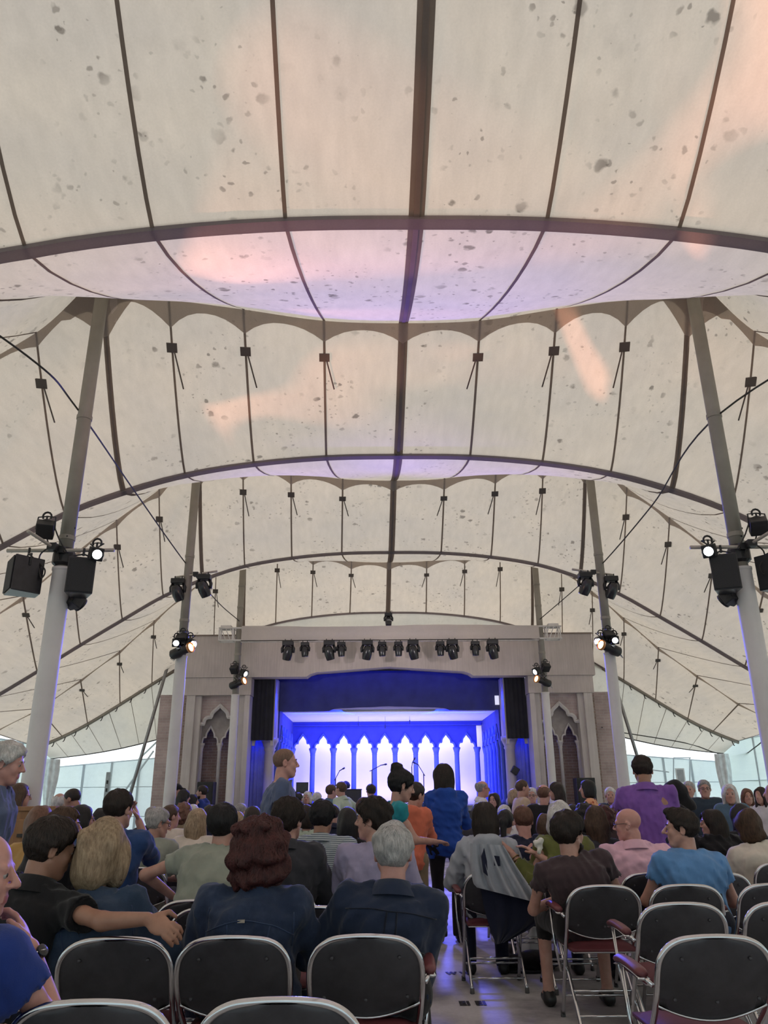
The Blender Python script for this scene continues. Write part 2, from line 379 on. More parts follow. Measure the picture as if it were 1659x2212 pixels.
# valley webbing: one belt along every valley
for yv in VALLEY_Y[1:]:
    rows = []
    for dy, dz in ((-0.075, 0.03), (-0.07, -0.03), (0.07, -0.03), (0.075, 0.03)):
        row = []
        for k in range(-66, 67):
            p = valley_pt(k/6.0, yv); p[1] += dy; p[2] += dz; row.append(p)
        rows.append(row)
    MB().grid(rows).obj('valley_belt', M_BAND, ceiling)
# doubled cloth below every ridge on the stage side, scalloped between the seams, with strap plates at the seams
for yr in RIDGE_Y[2:]:
    yv = [v for v in VALLEY_Y if v > yr][0]
    for i in range(-11, 11):
        rows = [[], [], []]
        for a in range(9):
            u = i+a/8.0; s = abs(a/8.0-0.5)*2
            near_pole = math.exp(-((abs(u)-4)/0.6)**2)
            dep = (0.04+0.075*s**2.2)*(1 if abs(u) < 4.6 else .45)+0.03*near_pole
            for k in range(3): rows[k].append(surf(u, yr, yv, 1-dep*k/2, 0.02))
        MB().grid(rows).obj('ridge_doubler', M_DOUBLER, ceiling, True)
    for i in list(range(-9, 0))+list(range(1, 10)):
        if abs(i) == 4: continue
        s = 1 if i > 0 else -1
        c = surf(i, yr, yv, 0.80, 0.03); c2 = surf(i, yr, yv, 0.70, 0.03)
        d = (c2-c)/np.linalg.norm(c2-c); side = np.cross(d, np.array([0, 0, 1.0])); side /= np.linalg.norm(side)
        h = 0.072
        MB().add([c-side*h-d*h, c+side*h-d*h, c+side*h+d*h, c-side*h+d*h]+[q-np.array([0, 0, .012]) for q in (c-side*h-d*h, c+side*h-d*h, c+side*h+d*h, c-side*h+d*h)],
                 [(0, 1, 2, 3), (4, 7, 6, 5), (0, 4, 5, 1), (1, 5, 6, 2), (2, 6, 7, 3), (3, 7, 4, 0)]).obj('tension_plate', M_PLATE, ceiling)
        e0 = c+d*0.05+np.array([s*-0.03, 0, -.01]); e1 = surf(i-s*0.12, yr, yv, 0.60, 0.035)
        MB().tube([e0, e1], 0.011, 5).obj('loose_strap', M_PLATE, ceiling)
# pole-head gussets: triangular double cloth on both sides of each pole head
for yr in RIDGE_Y[2:]:
    yv = [v for v in VALLEY_Y if v > yr][0]
    for s in (-1, 1):
        rows = []
        for k in range(5):
            t = 1-0.20*k/4; w = 0.55*(1-k/4.0)**1.0+0.04
            rows.append([surf(s*4+w*(a/6.0-0.5)*2, yr, yv, t, 0.026) for a in range(7)])
        MB().grid(rows).obj('pole_gusset', M_DOUBLER, ceiling, True)

# gable cloth above the stage house and sloping end aprons on both sides
G = [[(p[0], 23.86, p[2]*(1-t)+5.45*t) for p in (valley_pt(k/3.0, 23.8) for k in range(-20, 21))] for t in (0, .5, 1)]
MB().grid(G).obj('gable_panel', M_CANVAS_END, ceiling, True)
for s in (-1, 1):
    A = [np.array([s*6.75, 25.2, 3.28]), np.array([s*10.4, 24.9, 2.58])]
    n = 7
    us = np.linspace(6.35, 11.0, n+1)
    tops = [valley_pt(s*u, 23.8) for u in us]; bots = [A[0]*(1-k/n)+A[1]*(k/n)+np.array([0, 0, -0.10*math.sin(math.pi*k/n)]) for k in range(n+1)]
    def ap(k, t, dr=0.0):
        i = min(int(k), n-1); a = k-i
        p0 = tops[i]*(1-a)+tops[i+1]*a; p1 = bots[i]*(1-a)+bots[i+1]*a
        return p0*(1-t)+p1*t+np.array([0, -dr, -dr])
    for k in range(n):
        MB().grid([[ap(k+a/2.0, t/4.0) for a in range(3)] for t in range(5)]).obj('apron_panel', M_CANVAS_END, ceiling, True)
        if k: MB().grid([[ap(k-.012, t/4.0, .012), ap(k+.012, t/4.0, .012)] for t in range(5)]).obj('apron_seam', M_SEAM, ceiling)
    MB().tube([ap(k, 1.0) for k in range(n+1)], 0.02, 6).obj('apron_hem_rope', M_CABLE, ceiling)
    # the end beam with its row of hooks
    MB().tube([valley_pt(s*u, 23.8)+np.array([0, -.06, -.05]) for u in np.linspace(6.3, 11, 18)], 0.045, 8).obj('edge_beam', M_POLE, ceiling, True)
    for u in np.linspace(6.7, 10.7, 10):
        p = valley_pt(s*u, 23.8)+np.array([0, -.1, -.1]); MB().tube([p, p+np.array([s*0.03, 0, -.1]), p+np.array([s*0.06, 0, -.12])], 0.014, 5).obj('edge_hook', M_CABLE, ceiling)
    # small closing piece beside the stage house
    p0, p1 = tops[0], bots[0]; q = np.array([s*5.9, 23.6, 5.5])
    MB().add([p0, p1, q], [(0, 1, 2)]).obj('apron_corner', M_CANVAS_END, ceiling)

# ------------------------------------------------------------------ side walls and end walls of tarpaulin
def tarp_wall(name, label, a, b, z1, n, parent_struct=None):
    w = structure(name, label); a = np.array(a, float); b = np.array(b, float)
    ln = np.linalg.norm(b-a); d = (b-a)/ln; nrm = np.array([-d[1], d[0]])
    for k in range(n):
        rows = []
        for zi in range(5):
            row = []
            for j in range(5):
                t = (k+j/4.0)/n; off = 0.05*math.sin(9*t*math.pi+zi*0.6)*(1-zi/4.0)**0.3
                q = a+(b-a)*t+nrm*off; zt = z1[0]*(1-t)+z1[1]*t; row.append((q[0], q[1], 0.01+(zt-0.01)*zi/4.0))
            rows.append(row)
        MB().grid(rows).obj('tarp_panel', M_TARP, w, True)
        q = a+(b-a)*(k/n); zt = z1[0]*(1-k/n)+z1[1]*k/n
        if k: MB().box(q[0]-.03, q[0]+.03, q[1]-.03, q[1]+.03, 0.01, zt).obj('tarp_seam', M_TARP_SEAM, w)
    for zz in (0.9, 1.75):
        MB().tube([(a[0], a[1]-0.06, zz), (b[0], b[1]-0.06, zz)], 0.012, 5).obj('tarp_rope', M_TARP_SEAM, w)
    MB().tube([(a[0], a[1]-.02, z1[0]), (b[0], b[1]-.02, z1[1])], 0.022, 6).obj('tarp_top_rail', M_TARP_SEAM, w)
    return w
tarp_wall('wall_end_left', 'pale blue translucent tarp end wall left of the stage house', (-10.35, 25.3), (-6.9, 25.3), (2.35, 2.62), 4)
tarp_wall('wall_end_right', 'bright translucent tarp end wall right of the stage house', (6.9, 25.3), (10.35, 25.3), (2.62, 2.35), 4)
tarp_wall('wall_left', 'white tarp side wall along the left of the tent', (-10.42, -8), (-10.42, 25.2), (2.92, 2.92), 14)
tarp_wall('wall_right', 'white tarp side wall along the right of the tent', (10.42, -8), (10.42, 25.2), (2.92, 2.92), 14)
tarp_wall('wall_rear', 'white tarp wall closing the tent behind the seats', (-10.4, -6.5), (10.4, -6.5), (6.0, 6.0), 10)
# diagonal tapes on the left end wall, a draped opening on the right one
for (x0, y0, x1, y1) in ((265, 1715, 332, 1622), (300, 1640, 362, 1580)):
    p, q = on_y(x0, y0, 25.15), on_y(x1, y1, 25.15); w = 0.05
    MB().tube([p, q], 0.03, 6).obj('tarp_tape', M_TARP_SEAM, bpy.data.objects['wall_end_left'])
for (x0, y0, x1, y1) in ((1455, 1637, 1455, 1715), (1490, 1637, 1490, 1700), (1455, 1637, 1492, 1637), (1400, 1662, 1445, 1668)):
    p, q = on_y(x0, y0, 25.15), on_y(x1, y1, 25.15)
    MB().tube([p, q], 0.02, 6).obj('tarp_tape', M_TARP_SEAM, bpy.data.objects['wall_end_right'])

# ------------------------------------------------------------------ stage house
def arch_profile(w, h, n=6):
    pts = [(1.0, 0), (1.0, .10), (.97, .20), (.90, .29), (.78, .345), (.66, .355), (.57, .345), (.535, .42), (.525, .50), (.47, .60), (.36, .70), (.22, .80), (.10, .90), (0, 1.0)]
    return [(-x*w, z*h) for x, z in pts]+[(x*w, z*h) for x, z in reversed(pts[:-1])]
def arch_wall(mb, xc, w, x0, x1, z0, zs, h, ztop, y0, y1):
    """solid wall between x0 and x1 with an ogee opening of half-width w, from z0 (jambs) through springing zs up to ztop"""
    P = arch_profile(w, h)
    for (a, b) in ((x0, xc-w), (xc+w, x1)):
        if b-a > 1e-4: mb.box(a, b, y0, y1, z0, ztop)
    for (xa, za), (xb, zb) in zip(P[:-1], P[1:]):
        if xb-xa < 1e-6: continue
        v = []
        for y in (y0, y1): v += [(xc+xa, y, zs+za), (xc+xb, y, zs+zb), (xc+xb, y, ztop), (xc+xa, y, ztop)]
        mb.add(v, [(0, 1, 2, 3), (4, 7, 6, 5), (0, 4, 5, 1)])
def arch_trim(xc, w, zs, h, y, r, flat=(1, 1), ext=0.0):
    P = [(xc+x, y, zs+z) for x, z in arch_profile(w, h)]
    if ext: P = [(xc-w-ext, y, zs)]+P+[(xc+w+ext, y, zs)]
    return MB().tube(P, r, 6)

portal = structure('wall_stage_front', 'grey-beige boarded stage portal with stepped columns and pointed arches')
# header with a flattened ogee cut
edge = [(-5.73, 4.53), (-2.32, 4.53), (-2.22, 4.60), (-2.05, 4.65), (0, 4.79), (2.05, 4.65), (2.22, 4.60), (2.32, 4.53), (5.73, 4.53)]
mb = MB()
for (xa, za), (xb, zb) in zip(edge[:-1], edge[1:]):
    v = []
    for y in (21.6, 22.05): v += [(xa, y, za), (xb, y, zb), (xb, y, 5.68), (xa, y, 5.68)]
    mb.add(v, [(0, 1, 2, 3), (4, 7, 6, 5), (0, 4, 5, 1), (3, 2, 6, 7)])
mb.box(-5.73, -5.729, 21.6, 22.05, 4.53, 5.68); mb.box(5.729, 5.73, 21.6, 22.05, 4.53, 5.68)
mb.obj('header_beam', M_STONE, portal)
MB().box(-5.75, 5.75, 21.58, 22.1, 5.68, 5.72).obj('header_cap', plain('cap_flashing', (0.22, 0.17, 0.14), 0.6), portal)
for s in (-1, 1):
    X = lambda a, b: (min(s*a, s*b), max(s*a, s*b))
    MB().box(*X(3.84, 5.66), 21.64, 22.2, 4.05, 4.53).obj('capital_block', M_STONE, portal, bevel=0.01)
    for (a, b, y0) in ((5.36, 5.60, 21.66), (5.20, 5.38, 21.74), (3.98, 4.16, 21.74), (3.86, 4.0, 21.66)):
        MB().box(*X(a, b), y0, 22.3, 0.0, 4.05).obj('column_shaft', M_COLUMN, portal, bevel=0.012)
    for (a, b) in ((5.14, 5.66), (3.82, 4.22)): MB().box(*X(a, b), 21.6, 22.3, 0.0, 0.35).obj('column_base', M_COLUMN, portal, bevel=0.02)
    xc = s*4.69
    m1 = MB(); arch_wall(m1, xc, 0.40, xc-0.53, xc+0.53, 3.3, 3.3, 0.46, 4.06, 21.86, 21.98); m1.obj('arch_spandrel', M_BRICK_PINK, portal)
    P = [(xc+x*1.0, 21.83, 3.3+z) for x, z in arch_profile(0.42, 0.50)]
    MB().tube([(xc-0.52, 21.83, 3.30)]+P+[(xc+0.52, 21.83, 3.30)], 0.055, 6).obj('arch_trim', M_TRIM, portal)
    m2 = MB()
    arch_wall(m2, xc-0.265, 0.21, xc-0.53, xc, 2.80, 2.80, 0.44, 3.85, 22.05, 22.15); arch_wall(m2, xc+0.265, 0.21, xc, xc+0.53, 2.80, 2.80, 0.44, 3.85, 22.05, 22.15)
    m2.obj('tracery_panel', plain('tracery_plaster', (0.36, 0.32, 0.30), 0.8), portal)
    for q in (-.265, .265): arch_trim(xc+q, 0.215, 2.80, 0.46, 22.03, 0.026).obj('tracery_trim', M_TRIM, portal)
    for q in (-.5, 0, .5):
        MB().lathe([(0.05, 1.2), (0.05, 2.60), (0.06, 2.62), (0.05, 2.64), (0.075, 2.74), (0.09, 2.76), (0.09, 2.81)], 12, Matrix.Translation((xc+q, 22.08, 0))).obj('colonnette', M_TRIM, portal, True)
    MB().box(*X(4.1, 5.3), 22.4, 22.5, 0.0, 4.06).obj('recess_wall', M_BRICK, portal)
    # stage house flank of brick next to the portal, slightly back
    MB().box(*X(5.6, 6.5), 22.3, 22.6, 0.0, 4.15).obj('brick_flank', M_BRICK_PINK, portal)
    MB().box(*X(5.6, 5.75), 22.05, 28.3, 0.0, 5.6).obj('side_wall', M_BRICK, portal)
    # inner return of the portal
    m4 = MB(); arch_wall(m4, s*3.55, 0.22, s*3.55-.3, s*3.55+.3, 2.75, 2.75, 0.5, 4.6, 22.32, 22.4); m4.obj('inner_arch', M_COLUMN, portal)
MB().box(-5.7, 5.7, 22.0, 28.3, 5.55, 5.62).obj('stage_roof', M_STONE, portal)

stage = structure('stage_shell', 'blue-lit stage interior with a white backdrop behind a row of pointed arches')
SF = 1.15
MB().box(-3.84, 3.84, 21.5, 28.2, 0.0, SF).obj('stage_deck', M_STAGEFLOOR, stage)
MB().box(-3.84, 3.84, 21.46, 21.5, SF-0.12, SF+0.01).obj('stage_nosing', plain('stage_edge_paint', (0.2, 0.22, 0.3), 0.5), stage)
MB().box(-4.5, 4.5, 28.0, 28.1, 0, 5.5).obj('backdrop', M_BACKDROP, stage)
MB().box(-3.6, 3.6, 23.75, 27.2, 3.80, 3.86).obj('stage_ceiling', M_STAGECEIL, stage)
# rear arcade of nine arches
PW, YA = 0.692, 27.0
x0 = -2.90-0.346+0.02
mA = 9
for k in range(9):
    xc = -0.10+(k-4)*PW
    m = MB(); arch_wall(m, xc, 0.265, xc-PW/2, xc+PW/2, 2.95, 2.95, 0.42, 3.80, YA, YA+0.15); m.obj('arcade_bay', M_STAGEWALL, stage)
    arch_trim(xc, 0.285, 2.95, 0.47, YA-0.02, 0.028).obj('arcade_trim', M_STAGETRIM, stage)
for k in range(10):
    xc = -0.10+(k-4.5)*PW
    c = MB().lathe([(0.12, SF), (0.12, SF+.08), (0.085, SF+.14), (0.08, 2.72), (0.09, 2.74), (0.08, 2.76), (0.11, 2.88), (0.125, 2.9), (0.125, 2.96)], 14, Matrix.Translation((xc, YA+0.06, 0)))
    c.obj('arcade_column', M_STAGETRIM, stage, True)
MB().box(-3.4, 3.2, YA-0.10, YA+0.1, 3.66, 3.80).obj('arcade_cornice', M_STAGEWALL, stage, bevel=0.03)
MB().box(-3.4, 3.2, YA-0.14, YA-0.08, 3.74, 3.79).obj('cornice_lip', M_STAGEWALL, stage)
# side walls of the stage with slender columns
for s in (-1, 1):
    X = lambda a, b: (min(s*a, s*b), max(s*a, s*b))
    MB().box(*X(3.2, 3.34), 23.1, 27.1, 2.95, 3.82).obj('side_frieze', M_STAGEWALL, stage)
    MB().box(*X(3.55, 3.6), 23.0, 28.0, SF, 3.82).obj('side_panel', M_BLUECURTAIN, stage)
    for k in range(6):
        yy = 23.25+k*0.72
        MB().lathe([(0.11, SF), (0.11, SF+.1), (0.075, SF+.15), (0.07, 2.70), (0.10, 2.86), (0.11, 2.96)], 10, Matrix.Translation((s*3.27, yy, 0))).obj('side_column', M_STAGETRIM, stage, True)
        if k < 5: MB().tube([(s*3.19, yy+.36+x, 2.96+z) for x, z in arch_profile(.27, .42)], 0.035, 5).obj('side_arch_trim', M_STAGETRIM, stage)
    MB().lathe([(0.2, SF), (0.2, SF+.12), (0.15, SF+.2), (0.14, 2.62), (0.17, 2.66), (0.15, 2.7), (0.22, 2.86), (0.24, 2.88), (0.24, 2.98)], 14, Matrix.Translation((s*3.40, 22.75, 0))).obj('front_column', M_COLUMN, stage, True)
    MB().box(*X(3.22, 3.6), 22.6, 22.95, 2.97, 4.6).obj('front_pier', M_COLUMN, stage)
    # masking leg and blue drape
    rows = [[(s*(3.26+0.59*j/16), 22.18+0.03*math.sin(j*1.9), z) for j in range(17)] for z in (2.88, 4.7)]
    MB().grid(rows).obj('masking_leg', M_LEG, stage, True)
    rows = [[(s*(3.45+0.55*j/20), 23.0+0.04*math.sin(j*1.7), z) for j in range(21)] for z in (SF, 3.3)]
    MB().grid(rows).obj('side_drape', M_BLUECURTAIN, stage, True)
# two valances
def valance(name, y, zt, zb, zc, xr, mat, par):
    pr = [(-4.0, zb), (-xr-0.25, zb), (-xr-.12, zb+(zc-zb)*.45), (-xr+.1, zb+(zc-zb)*.62), (0, zc), (xr-.1, zb+(zc-zb)*.62), (xr+.12, zb+(zc-zb)*.45), (xr+0.25, zb), (4.0, zb)]
    xs = np.linspace(-4.0, 4.0, 161); zs = np.interp(xs, [p[0] for p in pr], [p[1] for p in pr])
    rows = [[(x, y+0.025*math.sin(x*9)*(1-t), z*(1-t)+zt*t) for x, z in zip(xs, zs)] for t in (0, .25, .6, 1)]
    return MB().grid(rows).obj(name, mat, par, True)
valance('blue_valance', 22.95, 5.3, 3.74, 3.86, 1.5, M_VALANCE, stage)
MB().box(-4.1, 4.1, 22.0, 22.06, 4.75, 5.6).obj('header_back', M_LEG, stage)
lw = MB().box(3.08, 3.2, 22.90, 22.92, 3.88, 4.14).obj('side_window', glow('stage_side_window_glow', (0.75, 0.75, 1.0), 1.0), stage)
# ------------------------------------------------------------------ tent poles
def tent_pole(label, x, y, ztop, zsleeve, r_up, r_sl, bands):
    t = thing('tent_pole', label, 'tent pole', (x, y, 0), 0, 'tent poles in two rows')
    MB().lathe([(r_up, zsleeve-.3), (r_up, ztop)], 20).obj('upper_tube', M_POLE, t, True)
    prof = [(r_sl*1.02, 0.0)]+[(r_sl*(1+0.012*math.sin(k*1.7)), 0.05+k*(zsleeve-0.1)/14) for k in range(15)]+[(r_sl, zsleeve-.04), (r_sl*1.06, zsleeve-.03), (r_sl*1.06, zsleeve), (r_up, zsleeve)]
    MB().lathe(prof, 22).obj('vinyl_sleeve', M_SLEEVE, t, True)
    for b in bands: MB().lathe([(r_up, b-.03), (r_up*1.1, b-.025), (r_up*1.1, b+.025), (r_up, b+.03)], 20).obj('pole_collar', M_POLE, t)
    for q in range(3): MB().lathe([(0.01, 0), (0.012, .012)], 6, Matrix.Translation((r_up*.98*math.cos(q-2.2), r_up*.98*math.sin(q-2.2), zsleeve+.25+q*.12)) @ Matrix.Rotation(math.pi/2, 4, 'X')).obj('bolt', M_CABLE, t)
    return t
tent_pole('thick tent pole with white sleeve at left, carrying two loudspeakers', -4.05, 8.7, 8.35, 3.88, .086, .112, (4.25, 5.85))
tent_pole('thick tent pole with white sleeve at the right edge, carrying loudspeakers', 3.93, 8.7, 8.3, 3.84, .086, .112, (4.25, 5.85))
tent_pole('tent pole left of the stage portal with two hanging moving heads', -4.1, 14.75, 8.5, 3.92, .085, .108, (4.6, 5.9))
tent_pole('tent pole right of the stage portal with two hanging moving heads', 4.1, 14.75, 8.5, 3.92, .085, .108, (4.6, 5.9))
tent_pole('slender tent pole holding the left end of the lighting truss', -4.1, 20.75, 8.5, 3.95, .085, .105, (5.0, 6.3, 6.9))
tent_pole('slender tent pole holding the right end of the lighting truss', 4.1, 20.75, 8.5, 3.95, .085, .105, (5.0, 6.3, 6.9))
for s, w in ((-1, 'left'), (1, 'right')):
    tp = thing('raker_pole', 'grey leaning raker pole propping the roof edge %s of the stage' % w, 'pole', (s*7.72, 23.45, 0), 0, 'raker poles')
    MB().tube([(0, 0, 0.03), (s*-1.2, 0, 5.95)], 0.05, 12).obj('tube', M_STEEL, tp, True)
    MB().box(-.12, .12, -.12, .12, 0, .03).obj('base_plate', M_STEEL, tp)

# ------------------------------------------------------------------ lighting and sound fixtures (local +Y = beam direction, hung from the origin)
def dirrot(o, d, roll=0):
    o.rotation_euler = Vector(d).to_track_quat('Y', 'Z').to_euler()
def clamp(par, h=0.12):
    MB().tube([(0, 0, 0.02), (0, 0, -h)], 0.012, 6).obj('hanger', M_BLACK, par)
    MB().tube([(0.05*math.cos(a), 0, 0.02+0.05*math.sin(a)) for a in np.linspace(-.6, math.pi+.6, 9)], 0.012, 5).obj('hook_clamp', M_BLACK, par)
def loudspeaker(label, loc, rz, w, h, dp, group):
    t = thing('loudspeaker', label, 'loudspeaker', loc, rz, group)
    mb = MB(); k = 0.62
    mb.add([(-w/2, dp/2, 0), (w/2, dp/2, 0), (w/2*k, -dp/2, 0), (-w/2*k, -dp/2, 0), (-w/2, dp/2, h), (w/2, dp/2, h), (w/2*k, -dp/2, h), (-w/2*k, -dp/2, h)],
           [(3, 2, 1, 0), (4, 5, 6, 7), (0, 1, 5, 4), (1, 2, 6, 5), (2, 3, 7, 6), (3, 0, 4, 7)])
    mb.obj('cabinet', M_BLACKGLOSS, t, bevel=0.012)
    MB().box(-w/2+.015, w/2-.015, dp/2+.001, dp/2+.014, .015, h-.015).obj('grille', M_GRILLE, t, bevel=0.006)
    MB().box(-.05, .05, -dp/2-.006, -dp/2+.004, h*.45, h*.60).obj('handle_cup', M_GRILLE, t)
    for s in (-1, 1): MB().tube([(s*(w/2*.86), 0, h*.75), (s*(w/2*.9), 0, h+.03), (0, 0, h+.07)], 0.01, 6).obj('yoke', M_BLACK, t)
    MB().tube([(0, 0, h+.05), (0, 0, h+.14)], 0.014, 6).obj('hanger', M_BLACK, t)
    return t
def flood(label, loc, d, size=0.17, lens=None, group='small flood lights'):
    t = thing('flood_light', label, 'stage light', loc, 0, group)
    q = Vector(d).to_track_quat('Y', 'Z').to_matrix().to_4x4()
    c = Matrix.Translation((0, 0, -size*.75)) @ q
    a = size/2
    MB().box(-a, a, -a*.7, a*.75, -a, a, c).obj('housing', M_BLACK, t, bevel=0.012)
    R = c @ Matrix.Rotation(-math.pi/2, 4, 'X')
    MB().lathe([(a*.75, a*.7), (a*.95, a*.75), (a*.95, a*1.1), (a*.88, a*1.12)], 14, R, False).obj('snoot', M_BLACK, t, True)
    MB().lathe([(a*.72, a*.78), (a*.4, a*.86), (0.004, a*.88)], 14, R).obj('lens', lens or M_LENS_DARK, t, True)
    for s in (-1, 1): MB().tube([tuple(c @ Vector((s*a*1.08, 0, 0))), (s*a*1.05, 0, 0.01), (0, 0, .02)], 0.009, 5).obj('yoke', M_BLACK, t)
    clamp(t, .05); return t
def ellipsoidal(label, loc, d, L=0.52, group='long ellipsoidal spotlights'):
    t = thing('ellipsoidal_spotlight', label, 'stage light', loc, 0, group)
    c = Matrix.Translation((0, 0, -.16)) @ Vector(d).to_track_quat('Y', 'Z').to_matrix().to_4x4() @ Matrix.Rotation(-math.pi/2, 4, 'X')
    MB().lathe([(0.05, -L*.5), (0.095, -L*.42), (0.10, -L*.1), (0.085, -.01), (0.075, .02), (0.075, L*.38)], 16, c).obj('body', M_BLACK, t, True)
    MB().lathe([(0.075, L*.38), (0.098, L*.39), (0.098, L*.5), (0.09, L*.5)], 16, c, False).obj('lens_tube', M_AMBER, t, True)
    MB().lathe([(0.076, L*.47), (0.05, L*.485), (0.004, L*.49)], 16, c).obj('lens', M_LENS_WARM, t, True)
    for s in (-1, 1): MB().tube([tuple(c @ Vector((s*.105, 0, 0))), (s*.10, 0, 0), (0, 0, .02)], 0.01, 5).obj('yoke', M_BLACK, t)
    back = c @ Vector((0, 0, -L*.5))
    MB().tube([back, back+Vector((0, 0, -.06)), back+Vector((0.05, 0.02, -.10)), (0.06, 0.02, -.02), (0, 0, 0)], 0.009, 5).obj('power_cord', M_RING, t)
    clamp(t, .03); return t
def moving_head(label, loc, d, s=1.0, group='moving head lights'):
    t = thing('moving_head_light', label, 'stage light', loc, 0, group)
    MB().box(-.13*s, .13*s, -.10*s, .10*s, -.13*s, -.03*s).obj('base', M_BLACK, t, bevel=0.015)
    for q in (-1, 1):
        MB().tube([(q*.10*s, 0, -.12*s), (q*.135*s, 0, -.20*s), (q*.13*s, 0, -.30*s)], [.03*s, .035*s, .03*s], 6).obj('yoke_arm', M_BLACK, t, True)
    c = Matrix.Translation((0, 0, -.30*s)) @ Vector(d).to_track_quat('Z', 'Y').to_matrix().to_4x4()
    MB().lathe([(0.03*s, -.16*s), (.085*s, -.14*s), (.11*s, -.06*s), (.115*s, .04*s), (.10*s, .15*s), (.095*s, .17*s)], 16, c).obj('head', M_BLACKGLOSS, t, True)
    MB().lathe([(.08*s, .165*s), (.05*s, .175*s), (.004, .178*s)], 14, c).obj('lens', M_LENS_DARK, t, True)
    MB().tube([tuple(c @ Vector((.118*s*math.cos(a), .118*s*math.sin(a), .02*s))) for a in np.linspace(.3, 2.0, 6)], .012*s, 5).obj('head_trim', M_RING, t)
    for q in (-.07, .07): MB().tube([(q*s, 0, -.03*s), (q*s, 0, .03)], .012, 5).obj('clamp', M_BLACK, t)
    return t
def pipe(label, a, b, r=0.022):
    m = Vector(a); t = thing('light_bar', label, 'light bar', (a[0], a[1], a[2]), 0, 'steel bars on the poles')
    MB().tube([(0, 0, 0), tuple(Vector(b)-m)], r, 10).obj('bar', M_PIPE, t, True)
    mid = (Vector(b)-m)*0.5
    MB().box(mid.x-.05, mid.x+.05, mid.y-.05, mid.y+.05, mid.z-.04, mid.z+.04).obj('bar_clamp', M_BLACK, t)
    return t
for s, w, px in ((-1, 'left', -4.05), (1, 'right', 3.93)):
    pipe('horizontal steel bar on the front %s tent pole, loudspeakers hang from it' % w, (px-s*-.62, 8.57, 4.06), (px+s*-.62, 8.57, 4.06))
    pipe('short steel bar jutting toward the seats from the front %s pole' % w, (px+s*.17, 8.05, 4.12), (px-s*.06, 8.9, 4.02), 0.02)
    MB().lathe([(.095, 3.9), (.13, 3.93), (.13, 4.05), (.095, 4.12)], 14, Matrix.Translation((px, 8.7, 0))).obj('pole_bracket', M_BLACK, bpy.data.objects['tent_pole' if s < 0 else 'tent_pole.001']).location = (-px, -8.7, 0)
    for ch in bpy.data.objects['tent_pole' if s < 0 else 'tent_pole.001'].children:
        if ch.name.startswith('pole_bracket'): ch.location = (-px, -8.7, 0)
    loudspeaker('black loudspeaker hanging outermost from the bar on the front %s pole' % w, (px+s*.33, 8.5, 3.52), s*-2.2 if s < 0 else 2.2, .36, .41, .33, 'pole loudspeakers')
    loudspeaker('black loudspeaker hanging inward from the bar on the front %s pole' % w, (px-s*.30, 8.5, 3.50), math.pi+s*-.35, .30, .42, .27, 'pole loudspeakers')
    flood('lit white flood light beside the inner loudspeaker, front %s pole' % w, (px-s*.47, 8.42, 4.08), (-s*.55, -.75, -.35), .15, M_LENS_COOL)
    flood('dark square flood light above the bar of the front %s pole' % w, (px+s*.14, 8.4, 4.40), (s*.2, .6, .6), .19)
    flood('barn-door lamp tucked under the inner loudspeaker of the front %s pole' % w, (px-s*.17, 8.75, 3.66), (-s*.5, .7, -.45), .19, M_LENS_WARM if s > 0 else None)
    # second pole
    pipe('light bar across the middle %s tent pole, two moving heads hang from it' % w, (s*4.36, 14.75+.1*0, 5.47), (s*3.5, 14.60, 5.55))
    moving_head('black moving head on the outer end of the middle %s pole bar' % w, (s*4.26, 14.66, 5.44), (-s*.3, .35, -.8), 1.0)
    moving_head('black moving head on the inner end of the middle %s pole bar' % w, (s*3.74, 14.60, 5.50), (-s*.3, .35, -.8), 1.0)
    flood('dark flood light aimed upward on the middle %s pole cluster' % w, (s*4.06, 14.55, 4.34), (-s*.1, .5, .6), .20)
    flood('lit flood light on the inner side of the middle %s pole cluster' % w, (s*3.92, 14.58, 4.26), (-s*.75, -.55, -.35), .19, M_LENS_COOL)
    flood('lit flood light on the outer side of the middle %s pole cluster' % w, (s*4.16, 14.52, 4.24), (-s*.15, -.8, -.3), .15, M_LENS_COOL)
    ellipsoidal('amber-lit ellipsoidal spotlight slung under the middle %s pole cluster' % w, (s*4.05, 14.5, 4.12), (-s*.85, -.40, .24), .48)
    # third pole
    flood('dark flood light pointing up on the truss-end %s pole' % w, (s*4.13, 20.55, 4.72), (-s*.15, .5, .6), .20)
    flood('lit flood light on the inner side of the truss-end %s pole' % w, (s*3.88, 20.55, 4.62), (-s*.75, -.55, -.4), .19, M_LENS_COOL)
    ellipsoidal('amber-lit ellipsoidal spotlight on the truss-end %s pole' % w, (s*4.02, 20.5, 4.36), (-s*.85, -.42, .24), .48)
    MB().box(-.05, .05, -.03, .03, -.03, .35).obj('cluster_bracket', M_RING, None)
    cb = bpy.data.objects[[o.name for o in bpy.data.objects if o.name.startswith('cluster_bracket')][-1]]
    cb.parent = [o for o in bpy.data.objects if o.name.startswith('tent_pole') and abs(o.location.x-s*4.1) < .01 and abs(o.location.y-14.75) < .01][0]; cb.location = (0, -.12, 4.0)

